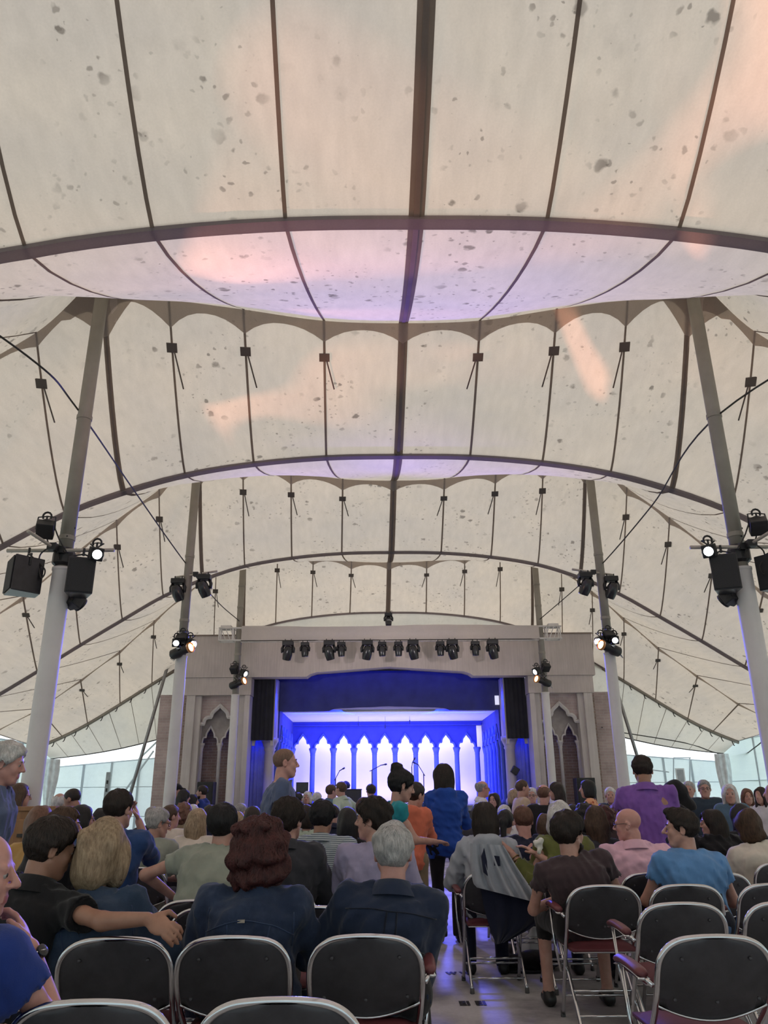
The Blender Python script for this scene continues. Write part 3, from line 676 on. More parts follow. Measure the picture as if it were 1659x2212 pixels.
# ------------------------------------------------------------------ lighting truss with a cloth-covered front
tr = thing('lighting_truss', 'long lighting truss behind a cream cloth skirt above the stage opening', 'truss', (0, 20.6, 5.5))
rows = [[(x, -.17+.012*math.sin(x*3.1+z*9)+.01*math.sin(x*7.7), z+.02*math.sin(x*1.1)) for x in np.linspace(-3.98, 4.0, 81)] for z in (-.19, -.1, 0.02, .12, .20)]
MB().grid(rows).obj('cloth_skirt', canvas('truss_skirt_cloth', (0.5, 0.44, 0.40), (0.72, 0.66, 0.62), 0, .04, .6), tr, True)
MB().tube([(-3.98, -.18, -.19), (4.0, -.18, -.19)], .012, 5).obj('skirt_hem', M_CABLE, tr)
for yy in (-.12, .12):
    for zz in (-.16, .17): MB().tube([(-4.6, yy, zz), (4.62, yy, zz)], .024, 8).obj('chord_tube', M_WHITE_TRUSS, tr, True)
for s in (-1, 1):
    for xx in (4.58, 4.22):
        MB().tube([(s*xx, -.12, -.16), (s*xx, -.12, .17), (s*xx, .12, .17), (s*xx, .12, -.16)], .02, 6, True).obj('end_frame', M_WHITE_TRUSS, tr)
    for xx in (4.54, 4.42, 4.30): MB().tube([(s*xx, -.12, .17), (s*(xx-.14), -.12, -.16)], .012, 6).obj('lattice_bar', M_WHITE_TRUSS, tr)
    MB().box(s*4.42-.14, s*4.42+.14, -.1, .1, .18, .25).obj('junction_box', M_WHITE_TRUSS, tr)
xs = [-2.71, -2.26, -1.62, -1.30, -.61, -.22, .21, .60, 1.32, 1.64, 2.25, 2.71]
kinds = 'bsbssnnbsbsb'
words = ['first', 'second', 'third', 'fourth', 'fifth', 'sixth', 'seventh', 'eighth', 'ninth', 'tenth', 'eleventh', 'twelfth']
for k, x in enumerate(xs):
    big = k in (0, 2, 4, 7, 9, 11)
    if big: moving_head('wide moving head under the stage truss, %s lamp counting from the left' % words[k], (x, 20.32, 5.30), (.25 if k % 4 else -.2, .3, -1), 1.12, 'lamps under the stage truss')
    else: moving_head('narrow dark lamp under the stage truss, %s lamp counting from the left' % words[k], (x, 20.32, 5.26), (.05, .05, -1), .85, 'lamps under the stage truss')
moving_head('single small lamp standing above the middle of the stage truss', (-.04, 20.6, 6.10), (0, -.3, -1), .8, 'lamps under the stage truss')

# festoon wires
def wire(label, pts, r=.012, n=10, name='festoon_wire'):
    p = spline(pts, n); return tag(MB().tube(p, r, 5).obj(name, M_CABLE), label, 'cable')
wire('black wire sagging from the left roof past two poles to the truss', [(-5.6, 6.2, 6.6), on_y(60, 770, 7.3), (-4.13, 8.6, 5.95), on_y(290, 1060, 11.5), (-4.16, 14.65, 5.75), on_y(470, 1300, 18.2), (-4.1, 20.65, 5.9)])
wire('black wire sagging from the right roof past two poles to the truss', [(5.5, 6.2, 6.2), (3.98, 8.6, 5.85), on_y(1410, 1090, 11.8), (4.15, 14.65, 5.7), on_y(1245, 1270, 18.2), (4.1, 20.65, 5.9)])
wire('thin black cable following the lower roof edge right of the stage', [on_y(1300, 1571, 22.2), on_y(1330, 1580, 24.4), on_y(1480, 1605, 24.7), on_y(1545, 1626, 24.7), on_y(1597, 1634, 24.7), on_y(1630, 1615, 22), on_y(1665, 1585, 20)], .016)
wire('black cable dropping from the roof corner at the right', [on_y(1597, 1634, 24.7), on_y(1600, 1660, 24.6), on_y(1608, 1700, 24.6), on_y(1616, 1740, 24.6)], .02)
for i, (px0, s) in enumerate(((-4.05, -1), (3.93, 1))):
    wire('looped black speaker cable on the front %s pole' % ('left', 'right')[i], [(px0+s*.33, 8.5, 4.0), (px0+s*.10, 8.45, 3.80), (px0+s*.13, 8.45, 3.70), (px0+s*.20, 8.5, 3.98), (px0+s*.05, 8.5, 4.08), (px0, 8.56, 3.95)], .009, 8, 'speaker_cable')
    wire('looped black lamp cable on the front %s pole bar' % ('left', 'right')[i], [(px0-s*.1, 8.5, 4.02), (px0-s*.02, 8.45, 4.15), (px0+s*.08, 8.45, 4.32), (px0+s*.12, 8.45, 4.15), (px0+s*.02, 8.5, 4.0)], .009, 8, 'speaker_cable')

# ------------------------------------------------------------------ things on and beside the stage
def mic_stand(label, x, y, h, boom):
    t = thing('microphone_stand', label, 'microphone stand', (x, y, SF), 0, 'microphone stands on stage')
    for a in (.5, 2.6, 4.7): MB().tube([(0, 0, .12), (.26*math.cos(a), .26*math.sin(a), .012)], .012, 5).obj('leg', M_BLACK, t)
    MB().tube([(0, 0, .1), (0, 0, h)], .014, 6).obj('pole', M_BLACK, t)
    bx, bz = boom
    MB().tube([(-bx*.25, 0, h-bz*.25), (bx, 0, h+bz)], .012, 6).obj('boom', M_BLACK, t)
    e = Vector((bx, 0, h+bz)); d = Vector((bx, 0, bz*.3)).normalized()
    MB().tube([e-d*.02, e+d*.1, e+d*.12, e+d*.18], [.012, .016, .028, .022], 8).obj('microphone', M_BLACK, t, True)
    return t
mic_stand('microphone on a leaning boom stand in front of the third arch', -1.62, 24.6, .78, (.12, .22))
mic_stand('microphone stand with a long boom before the fourth column', -.52, 24.8, 1.02, (.28, .14))
mic_stand('tall straight microphone stand with a thick dark head', .70, 24.8, 1.10, (.02, .12))
mic_stand('microphone stand with its boom pointing left near the blue jacket', 1.05, 24.7, .90, (-.16, .26))
t = thing('keyboard_case', 'black equipment case with a dark instrument on top, on stage', 'equipment case', (-1.15, 24.3, SF))
MB().box(-.32, .32, -.25, .25, 0, .46).obj('case_body', M_BLACK, t, bevel=.02); MB().box(-.33, .33, -.26, .26, .44, .47).obj('case_lid', M_GRILLE, t)
MB().lathe([(.02, .47), (.12, .5), (.14, .58), (.1, .66), (.03, .70)], 12, Matrix.Translation((-.15, 0, 0))).obj('instrument', M_BLACK, t, True)
t = thing('laptop', 'open black laptop on the stage in front of the first arch', 'laptop', (-2.45, 22.6, SF+.38))
MB().box(-.17, .17, -.12, .12, 0, .02).obj('keyboard_base', M_BLACK, t); MB().box(-.17, .17, .10, .12, .02, .26).obj('screen', M_BLACKGLOSS, t, bevel=.005)
t = thing('stage_table', 'small dark table carrying the laptop on stage', 'table', (-2.45, 22.6, SF))
MB().box(-.3, .3, -.2, .2, .34, .38).obj('table_top', M_BLACK, t)
for a in (-.26, .26):
    for b in (-.16, .16): MB().box(a-.02, a+.02, b-.02, b+.02, 0, .34).obj('leg', M_BLACK, t)
def floor_speaker(label, x, y, w, h):
    t = thing('floor_loudspeaker', label, 'loudspeaker', (x, y, 0), 0, 'floor loudspeakers beside the stage')
    MB().box(-w/2, w/2, -.2, .2, 0.03, h).obj('cabinet', M_BLACK, t, bevel=.02); MB().box(-w/2+.03, w/2-.03, -.215, -.2, .1, h-.05).obj('grille', M_GRILLE, t)
    for a in (-1, 1): MB().box(a*w*.35-.03, a*w*.35+.03, -.15, .15, 0, .03).obj('foot', M_CABLE, t)
floor_speaker('tall black loudspeaker before the left arched niche', -4.72, 20.9, .42, 1.78)
floor_speaker('tall black loudspeaker before the right arched niche', 4.95, 20.9, .48, 1.80)
floor_speaker('low black monitor speaker at the left foot of the stage', -3.45, 20.9, .5, 1.15)
t = thing('hanging_stage_speaker', 'small dark speaker hanging against the right blue drape', 'loudspeaker', (3.48, 22.6, 2.05))
MB().box(-.10, .10, -.1, .1, -.1, .1, Matrix.Rotation(.6, 4, 'Y')).obj('cabinet', M_BLACK, t, bevel=.02); MB().tube([(0, .1, -.8), (0, .1, 1.6)], .012, 5).obj('hanging_pipe', M_BLACK, t)
for k, (x, z) in enumerate(((-.95, 3.62), (-.10, 3.55), (.68, 3.68))):
    t = thing('hanging_microphone', 'slim choir microphone hanging under the stage ceiling, %s of three' % ('leftmost', 'middle', 'rightmost')[k], 'microphone', (x, 25.2, z))
    MB().tube([(0, 0, 0), (0, 0, -.12)], .016, 6).obj('capsule', M_BLACK, t); MB().tube([(0, 0, 0), (0, 0, 3.80-z)], .004, 4).obj('wire', M_CABLE, t)

# wooden cabinet by the front left pole
cabp = on_y(72, 1745, 8.0)
t = thing('wooden_cabinet', 'brown oak cabinet with panelled front at the foot of the left pole', 'cabinet', (float(cabp[0]), 8.1, 0))
MB().box(-.24, .24, -.2, .25, 0, 1.24).obj('body', M_WOOD, t, bevel=.008); MB().box(-.26, .26, -.22, .27, 1.24, 1.28).obj('top', M_WOOD, t, bevel=.006)
for r_ in range(3):
    z0 = .2+r_*.34; d = MB().box(-.21, .21, -.225, -.2, z0, z0+.29).obj('drawer', M_WOOD, t, bevel=.012)
    MB().box(-.06, .06, -.245, -.225, z0+.13, z0+.16).obj('handle', M_CABLE, d)
# slotted post and notice by the end walls
p = on_y(235, 1668, 24.2); t = thing('slotted_post', 'thin grey slotted post standing before the left tarp wall', 'post', (float(p[0]), 24.2, 0))
MB().box(-.06, .06, -.03, .03, 0, float(p[2])).obj('post_shaft', M_STEEL, t)
for k in range(7): MB().box(-.025, .025, -.036, -.03, .5+k*.22, .6+k*.22).obj('slot', M_CABLE, t)
p = on_y(1478, 1675, 24.9); t = thing('notice_board', 'small white-framed notice hanging on the right tarp wall', 'sign', (float(p[0]), 25.22, float(p[2])))
MB().box(-.14, .14, -.02, .02, -.22, .22).obj('frame', plain('notice_white', (.8, .8, .8), .5), t); MB().box(-.10, .10, -.03, -.02, -.18, .18).obj('sheet', plain('notice_grey', (.42, .43, .45), .6), t)
# gathered drapes in the far corners
for s, w in ((-1, 'left'), (1, 'right')):
    t = thing('gathered_drape', 'white gathered drape tied to the corner post at the %s' % w, 'drape', (s*10.2, 24.6, 0), 0, 'corner drapes')
    rows = []
    for k in range(9):
        z = 2.55*k/8; rr = .07+.13*abs(math.cos(1.15*math.pi*k/8))
        rows.append([(rr*math.cos(a)*(1+.14*math.sin(7*a)), rr*math.sin(a)*(1+.14*math.sin(7*a)), z) for a in np.linspace(0, 2*math.pi, 41)])
    MB().grid(rows).obj('cloth', plain('drape_cloth', (.78, .80, .82), .8), t, True)
    MB().tube([(.10*math.cos(a), .10*math.sin(a), 1.2) for a in np.linspace(0, 2*math.pi, 17)[:-1]], .02, 5, True).obj('tie_strap', M_CABLE, t)
    MB().tube([(0, 0, 0), (0, 0, 2.54)], .045, 10).obj('corner_post', M_STEEL, t, True)

# ------------------------------------------------------------------ painted row marks on the aisle floor
def stencil(txt, px, py, size, label):
    c = bpy.data.curves.new('row_mark', 'FONT'); c.body = txt; c.size = size; c.align_x = 'CENTER'; c.align_y = 'CENTER'; c.offset = 0.006; c.space_character = 1.15
    c.materials.append(M_STENCIL); o = bpy.data.objects.new('row_mark', c); COL.objects.link(o)
    p = on_z(px, py, 0.004); o.location = (float(p[0]), float(p[1]), 0.004); o.scale = (1, 1.7, 1)
    dg = bpy.context.evaluated_depsgraph_get(); me = bpy.data.meshes.new_from_object(o.evaluated_get(dg)); n = link('row_mark', me); n.location = o.location; n.scale = o.scale
    COL.objects.unlink(o); bpy.data.objects.remove(o); n.name = 'row_mark'
    tag(n, label, 'floor marking'); return n
stencil('EI EI', 1021, 2167, .088, 'black stencilled letters EI EI on the aisle floor, nearer mark')
stencil('W W', 990, 2102, .075, 'black stencilled W marks on the aisle floor, farther mark')
# ------------------------------------------------------------------ folding chairs
M_CHROME = plain('chrome_tube', (0.60, 0.60, 0.62), 0.13, 1.0, 0.08, 12, 0.03, 40)
def chair_back_mat():
    m, B, N, L = new_mat('charcoal_back_panel'); v = tex_coord(N, L)
    n = noise(N, L, v, 7, 5, .65); n2 = noise(N, L, tex_coord(N, L, (1, 1, 1)), 55, 2)
    L.new(ramp(N, L, n, [(.3, (.036, .035, .040)), (.7, (.062, .060, .068))]), B.inputs['Base Color'])
    L.new(ramp(N, L, n2, [(.3, (.36,)*3), (.7, (.46,)*3)]), B.inputs['Roughness'])
    B.inputs['Metallic'].default_value = 0.35; bump(N, L, B, n2, .04, .002); return m
M_CHAIRBACK = chair_back_mat()
M_MAROON = plain('maroon_upholstery', (0.115, 0.022, 0.030), 0.62, 0, .18, 14, .35, 320)
M_ARM = plain('maroon_arm_pad', (0.15, 0.04, 0.045), 0.45, 0, .15, 14, .1, 120)
M_RUBBER = plain('grey_rubber', (0.09, 0.09, 0.09), 0.7)
def chair_meshes():
    W = 0.2255; R = 0.0125
    half = [(W-.012, .205, .012), (W-.012, .10, .20), (W-.010, -.03, .42), (W-.004, -.125, .52), (W, -.185, .60), (W, -.218, .672), (W-.012, -.232, .722), (W-.045, -.241, .762), (W-.095, -.246, .785), (W-.16, -.249, .793), (0, -.250, .795)]
    path = spline(half+[(-x, y, z) for x, y, z in reversed(half[:-1])], 4)
    D = {}
    D['back_frame'] = MB().tube(path, R, 10).mesh('back_frame', M_CHROME, True)
    # pressed back panel, bowed, with a lower edge that dips in the middle
    rows = []
    nx, nz = 16, 8
    zl = [.500, .53, .58, .64, .70, .74, .768, .782, .7905]
    top_x = lambda z: float(np.interp(z, [.5, .60, .672, .722, .762, .785, .7905], [W-.008, W-.003, W-.003, W-.015, W-.048, W-.10, W-.15]))
    yb = lambda z: float(np.interp(z, [.5, .52, .60, .672, .722, .762, .793], [-.115, -.125, -.185, -.218, -.232, -.241, -.249]))
    for side in (0, 1):
        for zi, z in enumerate(zl):
            hw = top_x(z); row = []
            for i in range(nx+1):
                q = -1+2*i/nx; dip = (0.055*(1-q*q)) if zi == 0 else (0.02*(1-q*q) if zi == 1 else 0)
                zz = z-dip+.045*(zi == 0); row.append((q*hw, yb(zz)-.016*(1-q*q)-(.006 if side else -.002), zz))
            rows.append(row)
    a = rows[:nz+1]; b = rows[nz+1:]
    m = MB().grid(a); m.grid([list(reversed(r)) for r in b])
    m.grid([a[0], b[0]])
    D['back_panel'] = m.mesh('back_panel', M_CHAIRBACK, True)
    D['lip'] = MB().tube([tuple(np.array(p)+np.array([0, -.004, 0])) for p in b[0]], 0.0055, 6).mesh('lower_lip', M_CHROME, True)
    for s, nm in ((-1, 'leg_l'), (1, 'leg_r')):
        D[nm] = MB().tube([(s*.195, .19, .425), (s*.195, .165, .415), (s*.198, -.20, .05), (s*.198, -.225, .012)], R*.95, 8).mesh('leg', M_CHROME, True)
    D['st1'] = MB().tube([(-.197, -.17, .085), (.197, -.17, .085)], .008, 8).mesh('stretcher', M_CHROME, True)
    D['st2'] = MB().tube([(-.196, -.06, .195), (.196, -.06, .195)], .008, 8).mesh('stretcher', M_CHROME, True)
    D['st3'] = MB().tube([(-.213, .14, .13), (.213, .14, .13)], .008, 8).mesh('stretcher', M_CHROME, True)
    D['pan'] = MB().box(-.20, .20, -.17, .215, .415, .432).mesh('seat_pan', M_CHROME, False, .006)
    rows = []
    for i in range(13):
        for_ = []
        for j in range(13):
            u, v = -1+2*i/12, -1+2*j/12; h = .038*(1-abs(u)**5)*(1-abs(v)**5)
            for_.append((u*.205, .025+v*.205, .432+h))
        rows.append(for_)
    m = MB().grid(rows); m.box(-.205, .205, -.18, .23, .426, .440)
    D['pad'] = m.mesh('seat_pad', M_MAROON, True)
    for s, nm in ((-1, 'l'), (1, 'r')):
        P = spline([(s*.262, -.16, .655), (s*.265, -.02, .668), (s*.265, .10, .668), (s*.262, .16, .655)], 4)
        D['arm_'+nm] = MB().tube(P, [.018]+[.027]*(len(P)-2)+[.018], 10, flat=(1.0, .62)).mesh('armrest', M_ARM, True)
        D['armrim_'+nm] = MB().tube([tuple(np.array(p)+np.array([0, 0, -.017])) for p in P], .013, 6, flat=(2.0, .45)).mesh('arm_rail', M_CHROME, True)
        D['armpost_'+nm] = MB().tube([(s*.262, .13, .648), (s*.258, .10, .45), (s*.235, .06, .28)], .009, 8).mesh('arm_post', M_CHROME, True)
        D['armlink_'+nm] = MB().tube([(s*.262, -.14, .648), (s*.24, -.185, .62)], .009, 8).mesh('arm_bracket', M_CHROME, True)
    for k, (x, y) in enumerate(((-.2145, .205), (.2145, .205), (-.198, -.225), (.198, -.225))):
        D['foot%d' % k] = MB().lathe([(.013, 0), (.016, .002), (.015, .035)], 10, Matrix.Translation((x, y, 0))).mesh('rubber_foot', M_RUBBER, True)
    D['rivet'] = MB().lathe([(.008, 0), (.007, .004), (.003, .006)], 8, Matrix.Rotation(math.pi/2, 4, 'X')).mesh('rivet', M_CHAIRBACK, True)
    return D
CH = chair_meshes()
def chair(label, x, y, rz=0.0, arms='', group='folding audience chairs', full=True):
    t = thing('folding_chair', label, 'chair', (float(x), float(y), 0), rz, group)
    keys = ['back_frame', 'back_panel', 'pad', 'leg_l', 'leg_r']+(['lip', 'pan', 'st1', 'st2', 'st3', 'foot0', 'foot1', 'foot2', 'foot3'] if full else [])
    for a in arms: keys += ['arm_'+a, 'armrim_'+a, 'armpost_'+a, 'armlink_'+a]
    for k in keys:
        o = link(CH[k].name.split('.')[0], CH[k], t)
        if k == 'back_panel' and full:
            for (rx, ry, rz_) in ((-.135, -.250, .72), (.135, -.250, .72), (-.165, -.203, .575), (.165, -.203, .575), (0, -.203, .565)): link('rivet', CH['rivet'], o).location = (rx, ry, rz_)
    return t

# ------------------------------------------------------------------ people: smooth blended volumes turned into one skin
class Field:
    def __init__(self, lo, hi, vox, fine=()):
        self.ax = []
        for a in range(3):
            xs = list(np.arange(lo[a], hi[a]+vox, vox))
            for (flo, fhi, fv) in fine:
                xs = [q for q in xs if not (flo[a]-fv*.5 < q < fhi[a]+fv*.5)]+list(np.arange(flo[a], fhi[a]+fv, fv))
            xs = np.unique(np.round(sorted(xs), 5)); keep = [xs[0]]
            mn = min([vox]+[f[2] for f in fine])*0.4
            for q in xs[1:]:
                if q-keep[-1] > mn: keep.append(q)
            self.ax.append(np.array(keep))
        self.F = np.full([len(a) for a in self.ax], 0.3, np.float32)
    def sub(self, lo, hi):
        sl = []
        for a in range(3):
            i = int(np.searchsorted(self.ax[a], lo[a])); j = int(np.searchsorted(self.ax[a], hi[a]))
            sl.append(slice(max(i-1, 0), min(j+1, len(self.ax[a]))))
        X = self.ax[0][sl[0]][:, None, None]; Y = self.ax[1][sl[1]][None, :, None]; Z = self.ax[2][sl[2]][None, None, :]
        return tuple(sl), X, Y, Z
    def put(self, sl, d, k, mode):
        f = self.F[sl]
        if mode == 'sub':
            d = -d; h = np.maximum(k-np.abs(f-d), 0)/max(k, 1e-6); self.F[sl] = np.maximum(f, d)+h*h*k*.25
        elif mode == 'and': self.F[sl] = np.maximum(f, d)
        else:
            h = np.maximum(k-np.abs(f-d), 0)/max(k, 1e-6); self.F[sl] = np.minimum(f, d)-h*h*k*.25
    def cone(self, a, b, ra, rb, k=.02, mode='add', flat=None):
        a = np.asarray(a, float); b = np.asarray(b, float); m = max(ra, rb)+k+.03
        sl, X, Y, Z = self.sub(np.minimum(a, b)-m, np.maximum(a, b)+m)
        ba = b-a; L2 = max(float(ba@ba), 1e-9)
        t = np.clip(((X-a[0])*ba[0]+(Y-a[1])*ba[1]+(Z-a[2])*ba[2])/L2, 0, 1)
        d = np.sqrt((X-a[0]-t*ba[0])**2+(Y-a[1]-t*ba[1])**2+(Z-a[2]-t*ba[2])**2)-(ra+(rb-ra)*t)
        self.put(sl, d, k, mode)
    def ell(self, c, r, R=None, k=.02, mode='add'):
        c = np.asarray(c, float); r = np.asarray(r, float); m = float(r.max())+k+.03
        sl, X, Y, Z = self.sub(c-m, c+m)
        x, y, z = X-c[0], Y-c[1], Z-c[2]
        if R is not None:
            x, y, z = (R[0, 0]*x+R[1, 0]*y+R[2, 0]*z, R[0, 1]*x+R[1, 1]*y+R[2, 1]*z, R[0, 2]*x+R[1, 2]*y+R[2, 2]*z)
        k0 = np.sqrt((x/r[0])**2+(y/r[1])**2+(z/r[2])**2); k1 = np.sqrt((x/r[0]**2)**2+(y/r[1]**2)**2+(z/r[2]**2)**2)+1e-6
        self.put(sl, k0*(k0-1)/k1, k, mode)
    def loft(self, a, b, xdir, ts, ws, ds, inf=0.0, k=.03, p=2.3):
        a = np.asarray(a, float); b = np.asarray(b, float); T = b-a; L = np.linalg.norm(T); T = T/L
        xd = np.asarray(xdir, float); xd = xd-T*(xd@T); xd /= np.linalg.norm(xd); yd = np.cross(T, xd)
        m = max(ws)+inf+k+.05
        sl, X, Y, Z = self.sub(np.minimum(a, b)-m, np.maximum(a, b)+m)
        x, y, z = X-a[0], Y-a[1], Z-a[2]
        t = (x*T[0]+y*T[1]+z*T[2])/L; u = x*xd[0]+y*xd[1]+z*xd[2]; v = x*yd[0]+y*yd[1]+z*yd[2]
        w = np.interp(t, ts, ws)+inf; dd = np.interp(t, ts, ds)+inf
        d = ((np.abs(u)/w)**p+(np.abs(v)/dd)**p)**(1/p)-1
        d = d*np.minimum(w, dd)*.9
        d = np.maximum(d, np.maximum((ts[0]-t)*L-inf, (t-ts[-1])*L-inf))
        self.put(sl, d, k, 'add')
    def plane(self, pt, n, lo=None, hi=None, k=0.0):
        """cut away the side the normal points to"""
        sl, X, Y, Z = self.sub(lo if lo is not None else [a[0] for a in self.ax], hi if hi is not None else [a[-1] for a in self.ax])
        d = (X-pt[0])*n[0]+(Y-pt[1])*n[1]+(Z-pt[2])*n[2]
        if k: self.put(sl, -d, k, 'sub')
        else: self.put(sl, d, 0, 'and')
    def wobble(self, amp, freq, seed, n=5, stretch=(1, 1, 1), ridged=False):
        rg = np.random.RandomState(seed); X = self.ax[0][:, None, None]; Y = self.ax[1][None, :, None]; Z = self.ax[2][None, None, :]
        s = 0
        for i in range(n):
            k = rg.normal(size=3); k = k/np.linalg.norm(k)*freq*(.6+.8*rg.rand())*np.array(stretch); ph = rg.rand()*6.28
            q = np.sin(k[0]*X+k[1]*Y+k[2]*Z+ph)
            s = s+(1-2*np.abs(q) if ridged else q)
        self.F = (self.F-amp*s/math.sqrt(n)).astype(np.float32)
    def sample(self, P):
        ix = [np.clip(np.interp(P[:, a], self.ax[a], np.arange(len(self.ax[a]))), 0, len(self.ax[a])-1.001) for a in range(3)]
        i0 = [q.astype(int) for q in ix]; f = [q-i for q, i in zip(ix, i0)]; r = 0
        for o in ((i, j, k) for i in (0, 1) for j in (0, 1) for k in (0, 1)):
            r = r+self.F[i0[0]+o[0], i0[1]+o[1], i0[2]+o[2]]*np.prod([f[a] if o[a] else 1-f[a] for a in range(3)], axis=0)
        return r
    def grad(self, P, e=.006):
        g = np.stack([self.sample(P+e*np.eye(3)[a])-self.sample(P-e*np.eye(3)[a]) for a in range(3)], 1)
        return g/(np.linalg.norm(g, axis=1)[:, None]+1e-9)
    def mesh(self):
        F = self.F; F = np.pad(F, 1, constant_values=.3); ax = [np.concatenate([[2*a[0]-a[1]], a, [2*a[-1]-a[-2]]]) for a in self.ax]
        ins = F < 0; c = ins[:-1, :-1, :-1].astype(np.int8)
        cnt = np.zeros_like(c)
        offs = [(i, j, k) for i in (0, 1) for j in (0, 1) for k in (0, 1)]
        n0, n1, n2 = c.shape
        for (i, j, k) in offs: cnt = cnt+ins[i:n0+i, j:n1+j, k:n2+k]
        act = (cnt > 0) & (cnt < 8); I, J, K = np.nonzero(act)
        if len(I) == 0: return [], []
        idx = -np.ones(c.shape, np.int64); idx[I, J, K] = np.arange(len(I))
        acc = np.zeros((len(I), 3)); num = np.zeros(len(I))
        val = {o: F[I+o[0], J+o[1], K+o[2]] for o in offs}
        for o in offs:
            for a in range(3):
                if o[a] == 0:
                    q = list(o); q[a] = 1; q = tuple(q); f0, f1 = val[o], val[q]; m = (f0 < 0) != (f1 < 0)
                    t = np.where(m, f0/np.where(np.abs(f0-f1) < 1e-9, 1e-9, f0-f1), 0)
                    for b in range(3): acc[:, b] += np.where(m, (o[b]+t) if b == a else o[b], 0)
                    num += m
        acc /= num[:, None]
        P = np.stack([np.interp(g+acc[:, a], np.arange(len(ax[a])), ax[a]) for a, g in enumerate((I, J, K))], 1)
        faces = []
        for a in range(3):
            b, c2 = (a+1) % 3, (a+2) % 3
            A = np.take(ins, range(0, F.shape[a]-1), a); B = np.take(ins, range(1, F.shape[a]), a); m = A != B
            G = np.array(np.nonzero(m)); ok = (G[b] > 0) & (G[c2] > 0) & (G[b] < F.shape[b]-1) & (G[c2] < F.shape[c2]-1); G = G[:, ok]
            fl = A[tuple(G)]
            def cell(db, dc):
                H = G.copy(); H[b] -= db; H[c2] -= dc; return idx[tuple(H)]
            q = np.stack([cell(1, 1), cell(0, 1), cell(0, 0), cell(1, 0)], 1)
            q[~fl] = q[~fl][:, ::-1]; faces.append(q)
        return P, np.concatenate(faces)

def field_mesh(name, field, mats, xf=None, matfn=None):
    P, Q = field.mesh()
    if len(P) == 0: return None
    if xf is not None: P = xf(P)
    me = bpy.data.meshes.new(name)
    me.vertices.add(len(P)); me.vertices.foreach_set('co', np.asarray(P, np.float32).ravel())
    me.loops.add(len(Q)*4); me.loops.foreach_set('vertex_index', np.asarray(Q, np.int32).ravel())
    me.polygons.add(len(Q)); me.polygons.foreach_set('loop_start', np.arange(0, len(Q)*4, 4, dtype=np.int32))
    for m in (mats if isinstance(mats, (list, tuple)) else [mats]): me.materials.append(m)
    if matfn is not None:
        me.polygons.foreach_set('material_index', np.asarray(matfn(P[Q].mean(1)), np.int32))
    me.update(calc_edges=True); me.validate()
    me.polygons.foreach_set('use_smooth', [True]*len(me.polygons))
    return me

def skin_mat(name, col):
    if name in MATS: return MATS[name]
    m, B, N, L = new_mat(name); v = tex_coord(N, L)
    n = noise(N, L, v, 14, 4); n2 = noise(N, L, v, 220, 3)
    L.new(ramp(N, L, n, [(.3, (col[0]*.86, col[1]*.78, col[2]*.76)), (.7, (min(1, col[0]*1.08), col[1]*1.06, col[2]*1.06))]), B.inputs['Base Color'])
    B.inputs['Roughness'].default_value = .48; B.inputs['Subsurface Weight'].default_value = .12; B.inputs['Subsurface Radius'].default_value = (.012, .005, .003)
    bump(N, L, B, n2, .12, .002); MATS[name] = m; return m
def hair_mat(name, c1, c2):
    if name in MATS: return MATS[name]
    m, B, N, L = new_mat(name)
    v = tex_coord(N, L, (1, 1, .16)); n = noise(N, L, v, 90, 5, .7); v2 = tex_coord(N, L); n2 = noise(N, L, v2, 16, 3)
    c = ramp(N, L, n, [(.3, c1), (.68, c2)])
    L.new(mixc(N, L, c, ramp(N, L, n2, [(.3, (.72,)*3), (.7, (1.15,)*3)]), 1, 'MULTIPLY'), B.inputs['Base Color'])
    B.inputs['Roughness'].default_value = .5; B.inputs['Specular IOR Level'].default_value = .35
    bump(N, L, B, n, .7, .006); MATS[name] = m; return m
def cloth_mat(name, col, kind='plain', col2=None):
    if name in MATS: return MATS[name]
    m, B, N, L = new_mat(name); v = tex_coord(N, L)
    n = noise(N, L, v, 9, 4); w = noise(N, L, v, 300, 2); fold = noise(N, L, tex_coord(N, L, (1, 1, .6)), 11, 2)
    base = ramp(N, L, n, [(.3, tuple(c*.86 for c in col)), (.7, tuple(min(1, c*1.1) for c in col))])
    if kind == 'denim':
        n3 = noise(N, L, v, 5, 5, .7)
        base = mixc(N, L, base, ramp(N, L, n3, [(.45, (0, 0, 0)), (.75, (.035, .045, .07))]), .8, 'ADD')
    if kind == 'stripe':
        wv = N.new('ShaderNodeTexWave'); wv.bands_direction = 'Z'; wv.inputs['Scale'].default_value = 24; wv.inputs['Distortion'].default_value = .4
        L.new(v, wv.inputs['Vector']); base = mixc(N, L, base, ramp(N, L, wv.outputs[1], [(.55, (0, 0, 0)), (.7, (1, 1, 1))]), 0, 'MIX') if False else mixc(N, L, col, col2, ramp(N, L, wv.outputs[1], [(.5, (0, 0, 0)), (.65, (1, 1, 1))]))
    if kind == 'print':
        vo = N.new('ShaderNodeTexVoronoi'); vo.inputs['Scale'].default_value = 16; L.new(v, vo.inputs['Vector'])
        base = mixc(N, L, col, col2, ramp(N, L, vo.outputs[0], [(.3, (0, 0, 0)), (.45, (1, 1, 1))]))
    L.new(base, B.inputs['Base Color'])
    B.inputs['Roughness'].default_value = .85; B.inputs['Specular IOR Level'].default_value = .25; B.inputs['Sheen Weight'].default_value = .15
    add = N.new('ShaderNodeMath'); add.operation = 'MULTIPLY_ADD'; add.inputs[1].default_value = .08
    L.new(w, add.inputs[0]); L.new(fold, add.inputs[2]); bump(N, L, B, add.outputs[0], .55, .02)
    MATS[name] = m; return m

